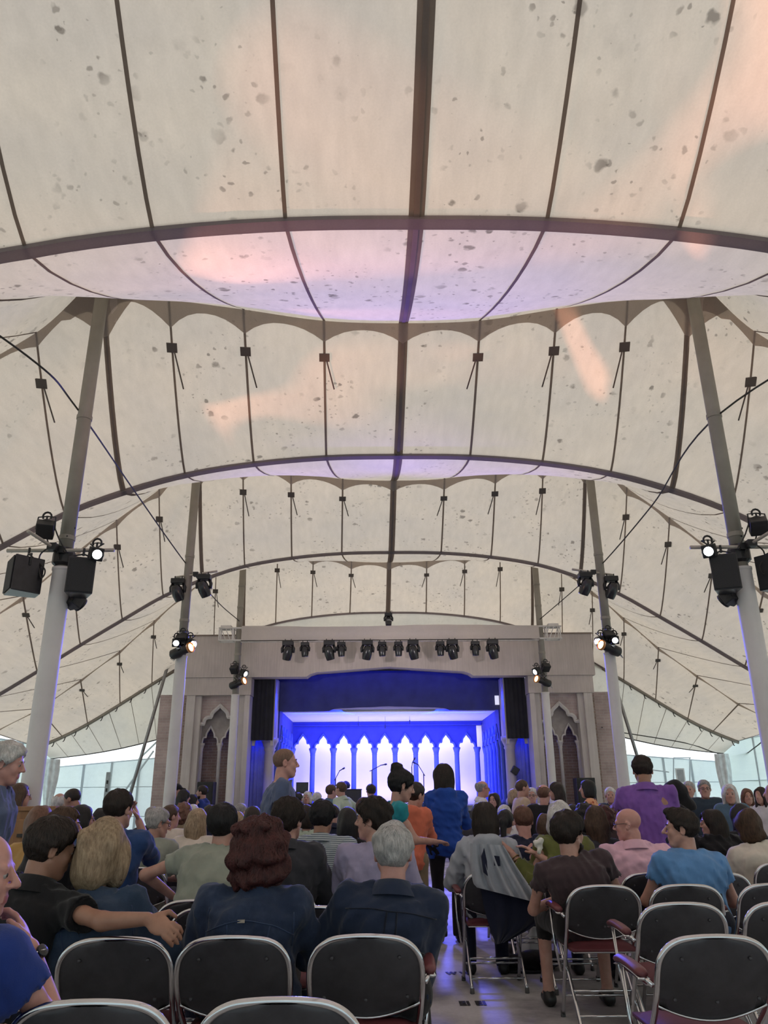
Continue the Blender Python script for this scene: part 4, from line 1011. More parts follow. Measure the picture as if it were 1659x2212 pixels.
SKIN = {'fair': (.52, .30, .235), 'pink': (.56, .30, .25), 'tan': (.37, .20, .135), 'brown': (.22, .115, .075)}
HAIRC = {'black': ((.006, .005, .006), (.022, .019, .020)), 'dark': ((.012, .008, .006), (.040, .026, .020)), 'brown': ((.045, .024, .014), (.12, .07, .042)),
         'auburn': ((.030, .008, .008), (.10, .028, .026)), 'ginger': ((.10, .045, .028), (.22, .11, .07)), 'blond': ((.20, .13, .075), (.50, .37, .24)),
         'grey': ((.16, .15, .145), (.42, .40, .385)), 'white': ((.42, .40, .38), (.78, .75, .72)), 'cropped': ((.16, .085, .06), (.24, .14, .10)), 'silver': ((.28, .27, .265), (.60, .57, .55))}
def rotz(a): c, s = math.cos(a), math.sin(a); return np.array([[c, -s, 0], [s, c, 0], [0, 0, 1.0]])
def rotx(a): c, s = math.cos(a), math.sin(a); return np.array([[1.0, 0, 0], [0, c, -s], [0, s, c]])
def roty(a): c, s = math.cos(a), math.sin(a); return np.array([[c, 0, s], [0, 1.0, 0], [-s, 0, c]])
def unit(v): v = np.asarray(v, float); return v/np.linalg.norm(v)
def ik(a, c, l1, l2, hint):
    d = c-a; L = np.linalg.norm(d)
    if L > (l1+l2)*.995: c = a+d/L*(l1+l2)*.995; d = c-a; L = np.linalg.norm(d)
    x = (l1*l1-l2*l2+L*L)/(2*L); h = math.sqrt(max(l1*l1-x*x, 0)); n = d/L; q = np.asarray(hint, float); q = q-n*(q@n)
    return a+n*x+unit(q)*h, c

TT = [-.22, -.10, .0, .18, .38, .58, .76, .88, .96, 1.0]
TW = {'m': [.14, .172, .172, .158, .155, .172, .182, .150, .092, .070], 'f': [.15, .178, .178, .150, .138, .150, .158, .125, .078, .058]}
TD = {'m': [.10, .122, .122, .112, .112, .122, .118, .100, .075, .062], 'f': [.11, .130, .125, .105, .102, .115, .110, .090, .066, .054]}

def build_person(P):
    g = P.get('sex', 'm'); lod = P.get('lod', 1); sit = P.get('pose', 'sit') == 'sit'; w = P.get('w', 1.0)
    s = P.get('s', 1.0); hs = P.get('hs', 1.0); deg = math.radians
    rb = rotz(deg(P.get('face', 0)))
    lean, side, twist = deg(P.get('lean', 4)), deg(P.get('side', 0)), deg(P.get('twist', 0))
    T = unit([math.sin(side), math.sin(lean), math.cos(lean)*math.cos(side)])
    tl = P.get('tl', .47 if sit else .50)*s; hipz = .555 if sit else .93*s
    Rh = rotz(deg(P.get('yaw', 0))) @ rotx(deg(P.get('pitch', 0))) @ roty(deg(P.get('roll', 0)))
    # place by the top of the head
    def head_of(tl, hipz):
        hip = np.array([0, 0, hipz]); nb = hip+T*tl; N = unit(T*.6+np.array([0, .12, .8])); hp = nb+N*.074*hs
        return hip, nb, N, hp, hp+Rh @ np.array([0, .022, .088])*hs
    top_off = (.112+P.get('hair_up', .014))*hs
    px, py, d = P['at']
    hip, nb, N, hp, hc = head_of(tl, hipz)
    for _ in range(3):
        tgt = on_y(px, py, d); err = tgt[2]-(hc[2]+top_off)
        if sit: tl = min(max(tl+err, .33), .66)
        else:
            k = max(min(1+err/1.6, 1.12), .86); hipz *= k; tl *= k; s *= k
        hip, nb, N, hp, hc = head_of(tl, hipz)
    o2 = rb @ hc; root = np.array([tgt[0]-o2[0], d-o2[1], 0.0])
    Xs = unit(np.array([math.cos(twist), math.sin(twist), 0])-T*(np.array([math.cos(twist), math.sin(twist), 0]) @ T))
    sw = (.172 if g == 'm' else .150)*w*s
    sh = {q: nb-T*.050*s+Xs*q*sw for q in (-1, 1)}
    # arms
    l1, l2 = .285*s, .25*s; arms = {}
    for q, key in ((-1, 'la'), (1, 'ra')):
        a = P.get(key, 'lap' if sit else 'side')
        hint = np.array([q*.9, -.5, -.3])
        if isinstance(a, tuple) and a[0] == 'px':
            tgt_ = rb.T @ (on_y(a[1], a[2], a[3])-root); hint = np.array(a[4], float)
        elif isinstance(a, tuple):
            tgt_ = np.array(a[:3], float); hint = np.array(a[3:6], float) if len(a) >= 6 else hint
        elif a == 'lap': tgt_ = hip+np.array([q*.10, .30, .11])
        elif a == 'side': tgt_ = sh[q]+np.array([q*.07, .06, -.50*s]); hint = np.array([q*.3, -1, 0])
        elif a == 'knees': tgt_ = hip+np.array([q*.16, .42, .10])
        elif a == 'front': tgt_ = sh[q]+np.array([-q*.06, .32, -.24]); hint = np.array([q*.6, -.2, -1])
        elif a == 'face': tgt_ = hc+Rh @ np.array([q*.06, .13, -.08]); hint = np.array([q*.6, .1, -1])
        elif a == 'hips': tgt_ = hip+np.array([q*.19, -.02, .10]); hint = np.array([q, -.7, 0])
        elif a == 'cross': tgt_ = nb+np.array([-q*.10, .22, -.24]); hint = np.array([q*.8, .1, -1])
        el, wr = ik(sh[q], tgt_, l1, l2, hint); arms[q] = (sh[q], el, wr)
    # legs
    legs = {}
    for q in (-1, 1):
        h = hip+np.array([q*.092*w, 0, -.02])
        if sit:
            sp = P.get('knee', .13); kn = np.array([q*sp, .43, .53]); an = np.array([q*(sp+.0), .40+P.get('foot', 0), .085])
        else:
            st = P.get('stride', 0)*q; kn = np.array([q*.10, .04+st*.5, .50*s]); an = np.array([q*.105, -.02+st, .085])
        legs[q] = (h, kn, an)
    sk = SKIN[P.get('skin', 'fair')]; msk = skin_mat('skin_'+P.get('skin', 'fair'), sk)
    hl = lambda v: hc+Rh @ (np.asarray(v, float)*hs)
    vh, vb = ((.0065, .0135), (.0095, .020), (.013, .030))[lod]
    show_hand = P.get('hands', '')
    allp = [hip, nb, hc]+[p for a in arms.values() for p in a]+[p for l in legs.values() for p in l]
    lo = np.min(allp, 0)-.22; hi = np.max(allp, 0)+.22; lo[2] = max(-.01, lo[2]-.1)
    if P.get('upper'): lo[2] = hip[2]-.12; lo[1] = max(lo[1], -.35)
    fine = [(hc-np.array([.115, .125, .15])*hs, hc+np.array([.115, .135, .125])*hs, vh)]
    for q, key in ((-1, 'l'), (1, 'r')):
        if key in show_hand: fine.append((arms[q][2]-.13, arms[q][2]+.13, .0065 if lod == 0 else .011))
    B = Field(lo, hi, vb, fine)
    R = Rh
    # torso and limbs under the clothes
    B.loft(hip, nb, Xs, TT, [v*w*s for v in TW[g]], [v*w*s for v in TD[g]], -.012, .02)
    for q in (-1, 1):
        a, e, wr = arms[q]
        cv = .016 if P.get('top') else 0
        B.cone(nb-T*(.012+cv)+N*.01, a+T*(.015-cv*1.5), .045-cv, .045-cv*1.3, .04-cv); B.cone(a, a+(e-a)*.5, (.047-cv)*s, (.042-cv*.6)*s, .03-cv); B.cone(a+(e-a)*.5, e, (.042-cv*.5)*s, .037*s, .02); B.cone(e, wr, .037*s, .025*s, .015)
        hd = unit(wr-e); hd = unit(hd+np.array(P.get('hd'+('l' if q < 0 else 'r'), (0, 0, 0)), float))
        palm = P.get('palm'+('l' if q < 0 else 'r'), (0, 0, -1)); pn = np.asarray(palm, float); pn = unit(pn-hd*(pn@hd)+1e-6); sx = np.cross(hd, pn)*q
        pc = wr+hd*.055; Rm = np.stack([np.cross(hd, pn), hd, pn], 1)
        B.ell(pc, (.040*hs, .052*hs, .016*hs), Rm, .015)
        if lod < 2 or show_hand:
            curl = P.get('curl', .5)
            for fi, (off, ln) in enumerate(((-.030, .062), (-.010, .072), (.010, .068), (.029, .052))):
                b0 = wr+hd*.098+sx*off*-1; d1 = unit(hd+pn*curl*.5+sx*off*-2); b1 = b0+d1*ln*.5; d2 = unit(hd+pn*curl*1.5); b2 = b1+d2*ln*.5
                B.cone(b0, b1, .0095, .0088, .006); B.cone(b1, b2, .0088, .0075, .004)
            t0 = wr+hd*.03-sx*-.03; t1 = t0+unit(hd*.7+sx*.9+pn*.3)*.045; t2 = t1+unit(hd+pn*.4)*.03
            B.cone(t0, t1, .013, .0105, .01); B.cone(t1, t2, .0105, .009, .004)
    for q in (-1, 1):
        h, kn, an = legs[q]
        B.cone(h, kn, .080*s*w, .052*s, .03); B.cone(kn, an, .050*s, .036*s, .02)
        B.cone(an, an+np.array([0, .12, -.035]), .034, .028, .02)
    # neck and head
    B.cone(nb-N*.02, hl((0, -.028, -.075)), .061*s if g == 'm' else .050*s, .055*hs if g == 'm' else .046*hs, .03)
    B.ell(hl((0, -.012, .030)), np.array([.075, .094, .082])*hs, R, .02)
    jw = P.get('jaw', 1.0)
    B.ell(hl((0, .024, -.045)), np.array([.059*jw, .066, .076])*hs, R, .03)
    if lod < 2 or P.get('facing'):
        B.ell(hl((0, .058, -.100)), np.array([.028, .026, .020])*hs, R, .025)
        for q in (-1, 1):
            B.cone(hl((q*.056*jw, .0, -.052)), hl((q*.022, .058, -.102)), .015*hs, .014*hs, .025)
            B.ell(hl((q*.036, .062, -.028)), np.array([.020, .018, .022])*hs, R, .02)
            B.ell(hl((q*.031, .096, .000)), np.array([.016, .013, .011])*hs, R, .012, 'sub')
            B.ell(hl((q*.030, .075, .000)), np.array([.012, .012, .012])*hs, R, .004)
        B.cone(hl((-.038, .076, .019)), hl((.038, .076, .019)), .011*hs, .011*hs, .015)
        ns = P.get('nose', 1.0)
        B.cone(hl((0, .086, .014)), hl((0, .106*ns+.003, -.026)), .008*hs, .0125*hs, .010)
        for q in (-1, 1): B.ell(hl((q*.012, .096, -.032)), np.array([.009, .012, .008])*hs, R, .006)
        B.cone(hl((-.018, .085, -.061)), hl((.018, .085, -.061)), .0065*hs, .0065*hs, .006)
        B.cone(hl((-.015, .084, -.0725)), hl((.015, .084, -.0725)), .0075*hs, .0075*hs, .006)
    else:
        B.cone(hl((0, .085, .010)), hl((0, .108, -.028)), .010*hs, .014*hs, .012); B.ell(hl((0, .052, -.098)), np.array([.03, .026, .022])*hs, R, .025)
    for q in (-1, 1):
        B.ell(hl((q*.079, -.012, -.010)), np.array([.011, .021, .033])*hs, R @ rotz(q*-.35), .008)
        if lod == 0: B.ell(hl((q*.090, -.004, -.008)), np.array([.010, .011, .019])*hs, R, .006, 'sub')
    mlip = plain('lips_'+P.get('skin', 'fair'), (sk[0]*.85, sk[1]*.55, sk[2]*.6), .4)
    def mfn(C):
        L_ = (C-hc) @ R/hs
        return ((np.abs(L_[:, 0]) < .021) & (L_[:, 1] > .076) & (np.abs(L_[:, 2]+.067) < .011)).astype(int)
    me = field_mesh('person', B, [msk, mlip], None, mfn if lod < 2 else None)
    ob = link('person', me); ob.location = tuple(map(float, root)); ob.rotation_euler = (0, 0, deg(P.get('face', 0)))
    tag(ob, P['label'], 'person', P.get('group', 'people seated in the audience' if sit else 'people standing among the seats'))
    # ---------------- upper garment
    top = P.get('top')
    if top:
        tm, sleeve, kind = top[0], top[1], (top[2] if len(top) > 2 else 'tee'); inf = {'tee': .012, 'shirt': .016, 'jacket': .026, 'coat': .036, 'sweater': .022}[kind]
        ext = {'tee': -.22, 'shirt': -.22, 'jacket': -.22, 'coat': -.3, 'sweater': -.22}[kind]
        S = Field(lo, hi, (.0125, .019, .028)[lod])
        tt = list(TT); ww = [v*w*s for v in TW[g]]; dd = [v*w*s for v in TD[g]]
        bl = P.get('belly', 0)
        if bl: dd = [v+bl*math.exp(-((t-.15)/.3)**2) for v, t in zip(dd, tt)]
        if kind == 'coat' and not sit: tt = [-.75]+tt[0:]; ww = [.20*w]+ww; dd = [.15*w]+dd
        S.loft(hip, nb, Xs, tt, ww, dd, inf, .03)
        for q in (-1, 1):
            a, e, wr = arms[q]
            S.cone(nb-T*.018, a+T*.012, .052+inf*.6, .052+inf*.6, .05)
            ru = .050*s*(w*.5+.5)+inf; re = .041*s+inf
            if sleeve == 'long': S.cone(a, e, ru, re, .04); S.cone(e, wr-unit(wr-e)*.015, re, .032*s+inf*.8, .02)
            elif sleeve == 'elbow': S.cone(a, e, ru, re, .04); S.cone(e, e+(wr-e)*.25, re, re, .02)
            elif sleeve == 'short': S.cone(a, a+(e-a)*.62, ru, ru*1.02, .04)
            else: S.cone(a, a+(e-a)*.12, ru*.9, ru*.8, .03)
        amp = {'tee': .0060, 'shirt': .0070, 'jacket': .0075, 'coat': .009, 'sweater': .005}[kind]*(1.45 if lod == 0 else 1)
        if lod < 2: S.wobble(amp, 26, P['seed'], 5, (1, 1, .6)); S.wobble(amp*.6, 48, P['seed']+5, 3, (1, 1, .7), True); S.wobble(amp*.25, 95, P['seed']+6, 3, (1, 1, .6), True)
        if sit: S.plane((0, 0, .455), (0, 0, -1))
        # sleeve and hem ends
        for q in (-1, 1):
            a, e, wr = arms[q]
            if sleeve == 'short': c = a+(e-a)*.62; n_ = unit(e-a)
            elif sleeve == 'long': c = wr-unit(wr-e)*.012; n_ = unit(wr-e)
            elif sleeve == 'elbow': c = e+(wr-e)*.25; n_ = unit(wr-e)
            else: continue
            S.cone(c+n_*.012, c+n_*.13, .085, .085, .002, 'sub')
        # neck opening
        nr = P.get('neckr', .066 if g == 'm' else .064)
        S.cone(nb+N*(.012+P.get('collar_drop', 0)), nb+N*.22, nr, nr+.05, .006, 'sub')
        if P.get('hoodlump'): 
            S.ell(nb-Xs*0+np.array([0, -.085, .005]), (.115, .055, .065), None, .03); S.ell(nb+np.array([0, -.10, -.07]), (.085, .035, .07), None, .03)
        sm = [tm]
        seams = []
        for (mat_s, rad, pts_) in P.get('seams', ()):
            q_ = np.array([hip+T*tl*t_+Xs*u_*s+np.array([0, -.21, 0]) for (u_, t_) in spline(pts_, 5)])
            for _ in range(12): q_ = q_+np.array([0, 1.0, 0])*np.clip(S.sample(q_), -.03, .03)[:, None]*.8
            seams.append((mat_s, rad, q_))
        sh_ob = link({'tee': 't_shirt', 'shirt': 'shirt', 'jacket': 'jacket', 'coat': 'coat', 'sweater': 'sweater'}[kind], field_mesh('garment', S, sm), ob)
        for (mat_s, rad, q_) in seams: MB().tube([tuple(v_) for v_ in q_], rad, 5, flat=(1, .6)).obj('stitched_seam', mat_s, sh_ob, True)
        if kind in ('shirt', 'jacket', 'coat') or P.get('collar'):
            cmat = P.get('collar') if hasattr(P.get('collar'), 'node_tree') else tm
            fw = unit(np.array([0, 1.0, 0])-N*N[1]); ux = np.cross(fw, N); f = (1.06 if g == 'm' else .92)*s; rows = []
            for (rr, zz) in ((.064, -.005), (.071, .026), (.070, .048), (.079, .046), (.096, .016), (.112, -.018)):
                rows.append([nb+ux*math.sin(q_)*rr*f-fw*math.cos(q_)*rr*f*1.05+N*(zz-.022*(1-math.cos(q_))*.5) for q_ in np.linspace(-2.5, 2.5, 25)])
            MB().grid(rows).obj('collar', cmat, ob, True)
    # ---------------- trousers or skirt, shoes
    if not P.get('upper'):
        bm_ = P.get('bottom')
        if bm_:
            lg = P.get('leglen', 1.0)
            D = Field(np.array([lo[0], lo[1], -.01]), np.array([hi[0], hi[1], hip[2]+.22]), (.014, .02, .028)[lod])
            D.loft(hip, hip+T*tl, Xs, TT[:5], [v*w*s for v in TW[g][:5]], [v*w*s for v in TD[g][:5]], .004, .03)
            for q in (-1, 1):
                h, kn, an = legs[q]
                D.cone(h, kn, .088*s*w, .064*s, .04)
                en = kn+(an-kn)*lg; fl_ = P.get('flare', 0)
                D.cone(kn, en, .062*s, (.050+fl_)*s, .02)
                if lg >= 1: D.plane((0, 0, .055), (0, 0, -1), (-.5, en[1]-.3, -.05), (.5, en[1]+.3, .1))
            if lod < 2: D.wobble(.005, 32, P['seed']+9, 4, (1, 1, .6))
            link('trousers' if lg > .8 else 'shorts', field_mesh('trousers', D, bm_), ob)
        for q in (-1, 1):
            h, kn, an = legs[q]
            Sf = Field(an+np.array([-.07, -.10, -.09]), an+np.array([.07, .22, .05]), .011 if lod < 2 else .018)
            Sf.cone(an+np.array([0, -.025, -.045]), an+np.array([0, .13, -.052]), .040, .034, .02); Sf.cone(an+np.array([0, -.01, -.04]), an+np.array([0, 0, .0]), .042, .040, .02)
            Sf.plane((0, 0, an[2]-.0835), (0, 0, -1)); Sf.plane((0, 0, an[2]+.01), (0, 0, 1))
            link('shoe', field_mesh('shoe', Sf, P.get('shoes', plain('black_shoe_leather', (.015, .014, .014), .4))), ob)
    # ---------------- hair
    hair_for(P, ob, hc, Rh, hs, lod)
    # ---------------- face details
    if lod == 0 or P.get('facing'):
        for q in (-1, 1):
            mwhite = plain('eye_white', (.38, .34, .32), .25); miris = plain('eye_iris', (.03, .02, .015), .2)
            ev = MB().lathe([(.0005, -.0125), (.009, -.009), (.0125, 0), (.009, .009), (.0005, .0125)], 10, Matrix.Scale(hs*1.0, 4)); eo = ev.obj('eye', mwhite, ob, True)
            eo.matrix_local = Matrix.Translation(Vector(hl((q*.030, .0765, .0)))) @ Matrix(Rh.tolist()).to_4x4()
            io = MB().lathe([(.0062, 0), (.004, .0014), (.0003, .002)], 10, Matrix.Translation((0, .0112, 0)) @ Matrix.Rotation(-math.pi/2, 4, 'X')).obj('iris', miris, eo, True)
            if isinstance(P.get('hair', ('bald', 'dark'))[1], str):
                hm = hair_mat('hair_'+P['hair'][1], *HAIRC[P['hair'][1]])
                MB().tube([hl((q*.014, .091, .020)), hl((q*.030, .090, .027)), hl((q*.048, .078, .022))], [.003, .0045, .0025], 6).obj('eyebrow', hm, ob, True)
    if P.get('glasses'):
        gm = plain('spectacle_frame', (.03, .02, .02), .3)
        t_ = MB()
        for q in (-1, 1):
            t_.tube([hl((q*(.031+.023*math.cos(a)), .100-.006*abs(math.cos(a)), .000+.018*math.sin(a))) for a in np.linspace(0, 2*math.pi, 15)[:-1]], .0022, 5, True)
            t_.tube([hl((q*.054, .096, .004)), hl((q*.076, .06, .006)), hl((q*.083, -.005, .006)), hl((q*.084, -.03, -.012))], .0022, 5)
        t_.tube([hl((-.009, .101, .003)), hl((.009, .101, .003))], .0022, 5)
        t_.obj('spectacles', gm, ob, True)
    if P.get('beard'):
        hm = hair_mat('hair_'+P['beard'], *HAIRC[P['beard']])
        Bf = Field(np.array([-.09, -.03, -.15]), np.array([.09, .13, .0]), .008 if lod < 2 else .013)
        Bf.ell((0, .030, -.052), (.066, .070, .080), None, .02); Bf.ell((0, .058, -.10), (.038, .036, .030), None, .03)
        Bf.plane((0, .0, -.052), (0, .35, 1)); Bf.plane((0, -.005, 0), (0, -1, .2)); Bf.ell((0, .10, -.064), (.026, .03, .012), None, .006, 'sub'); Bf.wobble(.002, 160, P['seed'])
        link('beard', field_mesh('beard', Bf, hm, lambda V: hc+(V*hs) @ Rh.T), ob)
    ob['root_info'] = 0
    return ob, dict(hip=hip, nb=nb, N=N, T=T, Xs=Xs, hc=hc, Rh=Rh, arms=arms, hl=hl, root=root, rb=rb)

def hair_for(P, ob, hc, Rh, hs, lod):
    style, colr = P.get('hair', ('short', 'dark'))
    if style in ('bald', None): return
    v = (.0065, .0095, .014)[lod]; th = P.get('hth', .016)
    xf = lambda V: hc+(V*hs) @ Rh.T
    mat_ = hair_mat('hair_'+colr, *HAIRC[colr]) if isinstance(colr, str) else colr
    H = Field(np.array([-.17, -.20, -.45 if style in ('long', 'veil', 'ponytail') else -.24]), np.array([.17, .19, .22]), v)
    cap_r = np.array([.075+th, .094+th, .082+th])
    name = 'hair'
    amp, fr = P.get('hnoise', (.0025, 130))
    def ears():
        for q in (-1, 1): H.ell((q*.088, -.004, -.018), (.024, .026, .040), None, .008, 'sub')
    if style in ('short', 'fringe', 'thin'):
        H.ell((0, -.014, .030), cap_r, None, .01)
        if P.get('quiff'): H.ell((0, .055, .10), (.05, .045, .03), None, .03)
        dn = P.get('nape', .085)
        H.plane((0, .084, .068), (0, .773, -.634), k=.03) if style != 'fringe' else H.plane((0, .03, .02), (0, .80, -.60), k=.03)
        H.plane((0, 0, -dn-.008), (0, 0, -1), k=.03)
        if style == 'fringe': H.ell((0, .02, .10), (.078, .12, .075), None, .01, 'sub')
        ears()
    elif style == 'curlyshort':
        H.ell((0, -.018, .038), cap_r+.012, None, .01); H.ell((0, -.05, -.02), (.075, .06, .06), None, .02)
        H.plane((0, .090, .06), (0, .80, -.60), k=.03); ears(); amp, fr = .007, 105
    elif style in ('bob', 'wavy', 'curly', 'bigcurly'):
        e = {'bob': .0, 'wavy': .012, 'curly': .022, 'bigcurly': .035}[style]
        H.ell((0, -.018, .030), cap_r+e, None, .02); H.ell((0, -.045, -.045), (.088+e, .082+e, .095+e*.6), None, .04)
        for q in (-1, 1): H.ell((q*.072, .0, -.055), (.030+e*.6, .045, .070), None, .03)
        H.ell((0, .105, -.035), (.062, .085, .105), None, .012, 'sub'); H.plane((0, 0, -.155-e), (0, 0, -1), k=.05)
        amp, fr = {'bob': (.003, 90), 'wavy': (.013, 48), 'curly': (.010, 95), 'bigcurly': (.014, 80)}[style]
    elif style in ('long', 'veil'):
        H.ell((0, -.016, .030), cap_r+.004, None, .02); H.ell((0, -.05, -.05), (.088, .075, .10), None, .04)
        L_ = P.get('hlen', .30)
        H.cone((0, -.065, -.05), (0, -.085, -.05-L_*.8), .075, .055, .05); H.cone((-.045, -.05, -.05), (-.055, -.075, -L_), .05, .035, .03); H.cone((.045, -.05, -.05), (.055, -.075, -L_), .05, .035, .03)
        for q in (-1, 1): H.cone((q*.075, .0, 0), (q*.085, .01, -L_*.75), .028, .022, .03)
        H.ell((0, .105, -.035), (.062, .088, .12), None, .012, 'sub'); amp, fr = .005, 60
    elif style in ('bun', 'clip', 'ponytail'):
        H.ell((0, -.016, .030), cap_r, None, .01); H.plane((0, .082, .066), (0, .80, -.60)); ears()
        if style == 'bun': H.ell((0, P.get('buny', -.085), P.get('bunz', .085)), (.050, .050, .048), None, .02)
        elif style == 'clip': H.ell((0, -.105, -.01), (.050, .045, .060), None, .03)
        else: H.ell((0, -.115, .01), (.035, .035, .035), None, .03); H.cone((0, -.12, .0), (0, -.15, -.22), .038, .022, .02)
        amp = .004
    elif style == 'hood':
        H.ell((0, -.02, .028), (.112, .125, .118), None, .02); H.cone((0, -.05, -.06), (0, -.07, -.17), .10, .115, .05)
        H.ell((0, .115, -.03), (.070, .11, .125), None, .02, 'sub'); H.plane((0, 0, -.20), (0, 0, -1)); name = 'hood'; amp, fr = .005, 40
        if P.get('peak'): H.cone((-.05, .09, .075), (.05, .09, .075), .014, .014, .02); H.cone((0, .10, .078), (0, .155, .055), .03, .012, .02)
    elif style == 'cap':
        H.ell((0, -.012, .038), cap_r+.004, None, .01); H.plane((0, 0, .035), (0, -.1, -1)); name = 'cap'
        H.cone((-.03, .09, .045), (-.02, .155, .038), .02, .016, .02); H.cone((.03, .09, .045), (.02, .155, .038), .02, .016, .02); amp = 0
    if style == 'thin': amp = .0006
    if amp: H.wobble(amp, fr, P['seed']+21, 6, (1, 1, .5 if style in ('long', 'wavy', 'bob') else 1))
    me = field_mesh(name, H, mat_, xf)
    if me: hob = link(name, me, ob)
    if me and lod == 0 and name == 'hair' and style != 'thin': hair_strands(P, H, style, hob, mat_, xf)
    if style == 'cap':
        H2 = dict(P); H2['hair'] = ('short', P.get('caphair', 'dark')); H2['hth'] = .006; hair_for(H2, ob, hc, Rh, hs, lod)

def hair_strands(P, H, style, hob, mat_, xf):
    """thin locks that run over the hair mass"""
    V, Q = H.mesh(); rg = np.random.RandomState(P['seed']); n = P.get('strands', 1700)
    p = V[rg.randint(0, len(V), n)].copy(); g = H.grad(p); keep = (g[:, 2] > -.75); p = p[keep]; n = len(p)
    long_ = style in ('long', 'wavy', 'bob', 'ponytail', 'bun', 'clip'); curly = style in ('curly', 'bigcurly', 'curlyshort')
    L = (.11 if long_ else .05 if not curly else .07)*(.6+.8*rg.rand(n)); K = 7
    crown = np.array([.01, -.055, .12]); path = [p.copy()]; ph = rg.rand(n)*6.28; jit = rg.normal(size=(n, 3))*.28
    for k in range(K):
        if long_ or curly: d = np.stack([p[:, 0]*1.5, (p[:, 1]-.02)*1.2, np.full(n, -1.0)], 1)*np.array([.5, .5, .12])+np.where(p[:, 2:3] > .06, (p-crown)*2, 0)+np.array([0, 0, -.12])
        else: d = (p-crown)/(np.linalg.norm(p-crown, axis=1)[:, None]+1e-6)
        d = d/(np.linalg.norm(d, axis=1)[:, None]+1e-9)+jit
        if curly: d = d+.9*np.stack([np.sin(ph+k*1.4), np.cos(ph+k*1.4), np.sin(ph*2+k)], 1)
        elif style == 'wavy': d = d+.45*np.stack([np.sin(9*p[:, 2]*6+ph*.4), np.cos(8*p[:, 2]*6), 0*ph], 1)
        g = H.grad(p); d = d-g*(d*g).sum(1)[:, None]; d = d/(np.linalg.norm(d, axis=1)[:, None]+1e-9)
        p = p+d*(L/K)[:, None]; f = H.sample(p); lift = .0012+(.004 if curly else .0015)*k/K*(1 if not curly else 1.4)
        p = p-g*np.clip(f-lift, -.02, .02)[:, None]; path.append(p.copy())
    path = np.stack(path, 1); W = P.get('strand_w', .0020)
    dv = np.gradient(path, axis=1); gg = np.stack([H.grad(path[:, k]) for k in range(K+1)], 1); side = np.cross(dv, gg); side /= np.linalg.norm(side, axis=2)[:, :, None]+1e-9
    taper = np.sin(np.linspace(.35, math.pi-.05, K+1))[None, :, None]
    A = path+side*W*taper; B = path-side*W*taper; M = path+gg*W*.8*taper
    VV = np.stack([A, M, B], 2).reshape(-1, 3); base = (np.arange(n)*(K+1)*3)[:, None, None]; kk = (np.arange(K)*3)[None, :, None]
    q1 = base+kk+np.array([0, 1, 4, 3])[None, None]; q2 = base+kk+np.array([1, 2, 5, 4])[None, None]
    F_ = np.concatenate([q1.reshape(-1, 4), q2.reshape(-1, 4)])
    VV = xf(VV); me = bpy.data.meshes.new('hair_locks'); me.vertices.add(len(VV)); me.vertices.foreach_set('co', VV.astype(np.float32).ravel())
    me.loops.add(len(F_)*4); me.loops.foreach_set('vertex_index', F_.astype(np.int32).ravel()); me.polygons.add(len(F_)); me.polygons.foreach_set('loop_start', np.arange(0, len(F_)*4, 4, dtype=np.int32))
    me.materials.append(mat_); me.update(calc_edges=True); me.polygons.foreach_set('use_smooth', [True]*len(F_))
    o = link('hair_locks', me, hob); o['kind'] = 'stuff'
# ------------------------------------------------------------------ the audience
def C(name, r, g, b, kind='plain', c2=None): return cloth_mat('cloth_'+name, lin((r, g, b)), kind, lin(c2) if c2 else None)
K_BLACK = C('black', 26, 25, 28); K_CHAR = C('charcoal', 52, 52, 58); K_NAVY = C('navy', 30, 34, 54); K_DNAVY = C('deep_navy', 34, 44, 66)
K_DENIM = C('dark_denim', 38, 50, 74, 'denim'); K_DENIM2 = C('faded_denim', 46, 62, 84, 'denim'); K_SAGE = C('sage', 146, 150, 138); K_BLUE = C('shirt_blue', 40, 66, 112)
K_LAV = C('lavender', 156, 148, 176); K_LAVS = C('slate_sleeve', 92, 92, 118); K_STRIPE = C('striped', 176, 186, 188, 'stripe', (86, 96, 108)); K_GREYBLUE = C('grey_blue', 88, 98, 126)
K_TEAL = C('teal', 40, 140, 150); K_ORANGE = C('orange', 214, 116, 88); K_RAIN = C('rain_blue', 34, 74, 160); K_WHITE = C('white', 214, 210, 212); K_CREAM = C('cream', 214, 204, 190)
K_BEIGE = C('beige', 186, 164, 140); K_PURPLE = C('purple', 124, 84, 160); K_PINK = C('pink', 224, 180, 196); K_SKY = C('sky_blue', 96, 140, 190); K_BROWN = C('brown_tee', 64, 50, 54)
K_OLIVE = C('olive', 104, 108, 58); K_HOODIE = C('hoodie_grey', 170, 174, 182); K_PRINT = C('orange_print', 170, 78, 52, 'print', (220, 160, 120)); K_MUST = C('mustard', 176, 138, 84); K_LTBLUE = C('light_blue', 120, 150, 180)
K_COATB = C('coat_blue_grey', 84, 108, 128); K_COATD = C('coat_dark_teal', 50, 62, 74); K_KHAKI = C('khaki', 140, 124, 100); K_ROYAL = C('royal', 30, 52, 120); K_MINT = C('pale_green', 176, 190, 170)
people = {}
_seed = [100]
def person(key, label, at, **k):
    _seed[0] += 7; P = dict(label=label, at=at, seed=_seed[0], bottom=k.pop('bottom', K_NAVY)); P.update(k)
    o, info = build_person(P); people[key] = (o, info, P); return o, info
def seat_for(key, label, arms='', full=True, dx=0.0, dy=-0.05, rz=0.0):
    o, info, P = people[key]; r_ = info['root']; f_ = math.radians(P.get('face', 0)) if abs(P.get('face', 0)) < 40 else 0
    return chair(label, r_[0]+dx-math.sin(f_)*dy, r_[1]+math.cos(f_)*dy, rz+f_, arms, full=full)

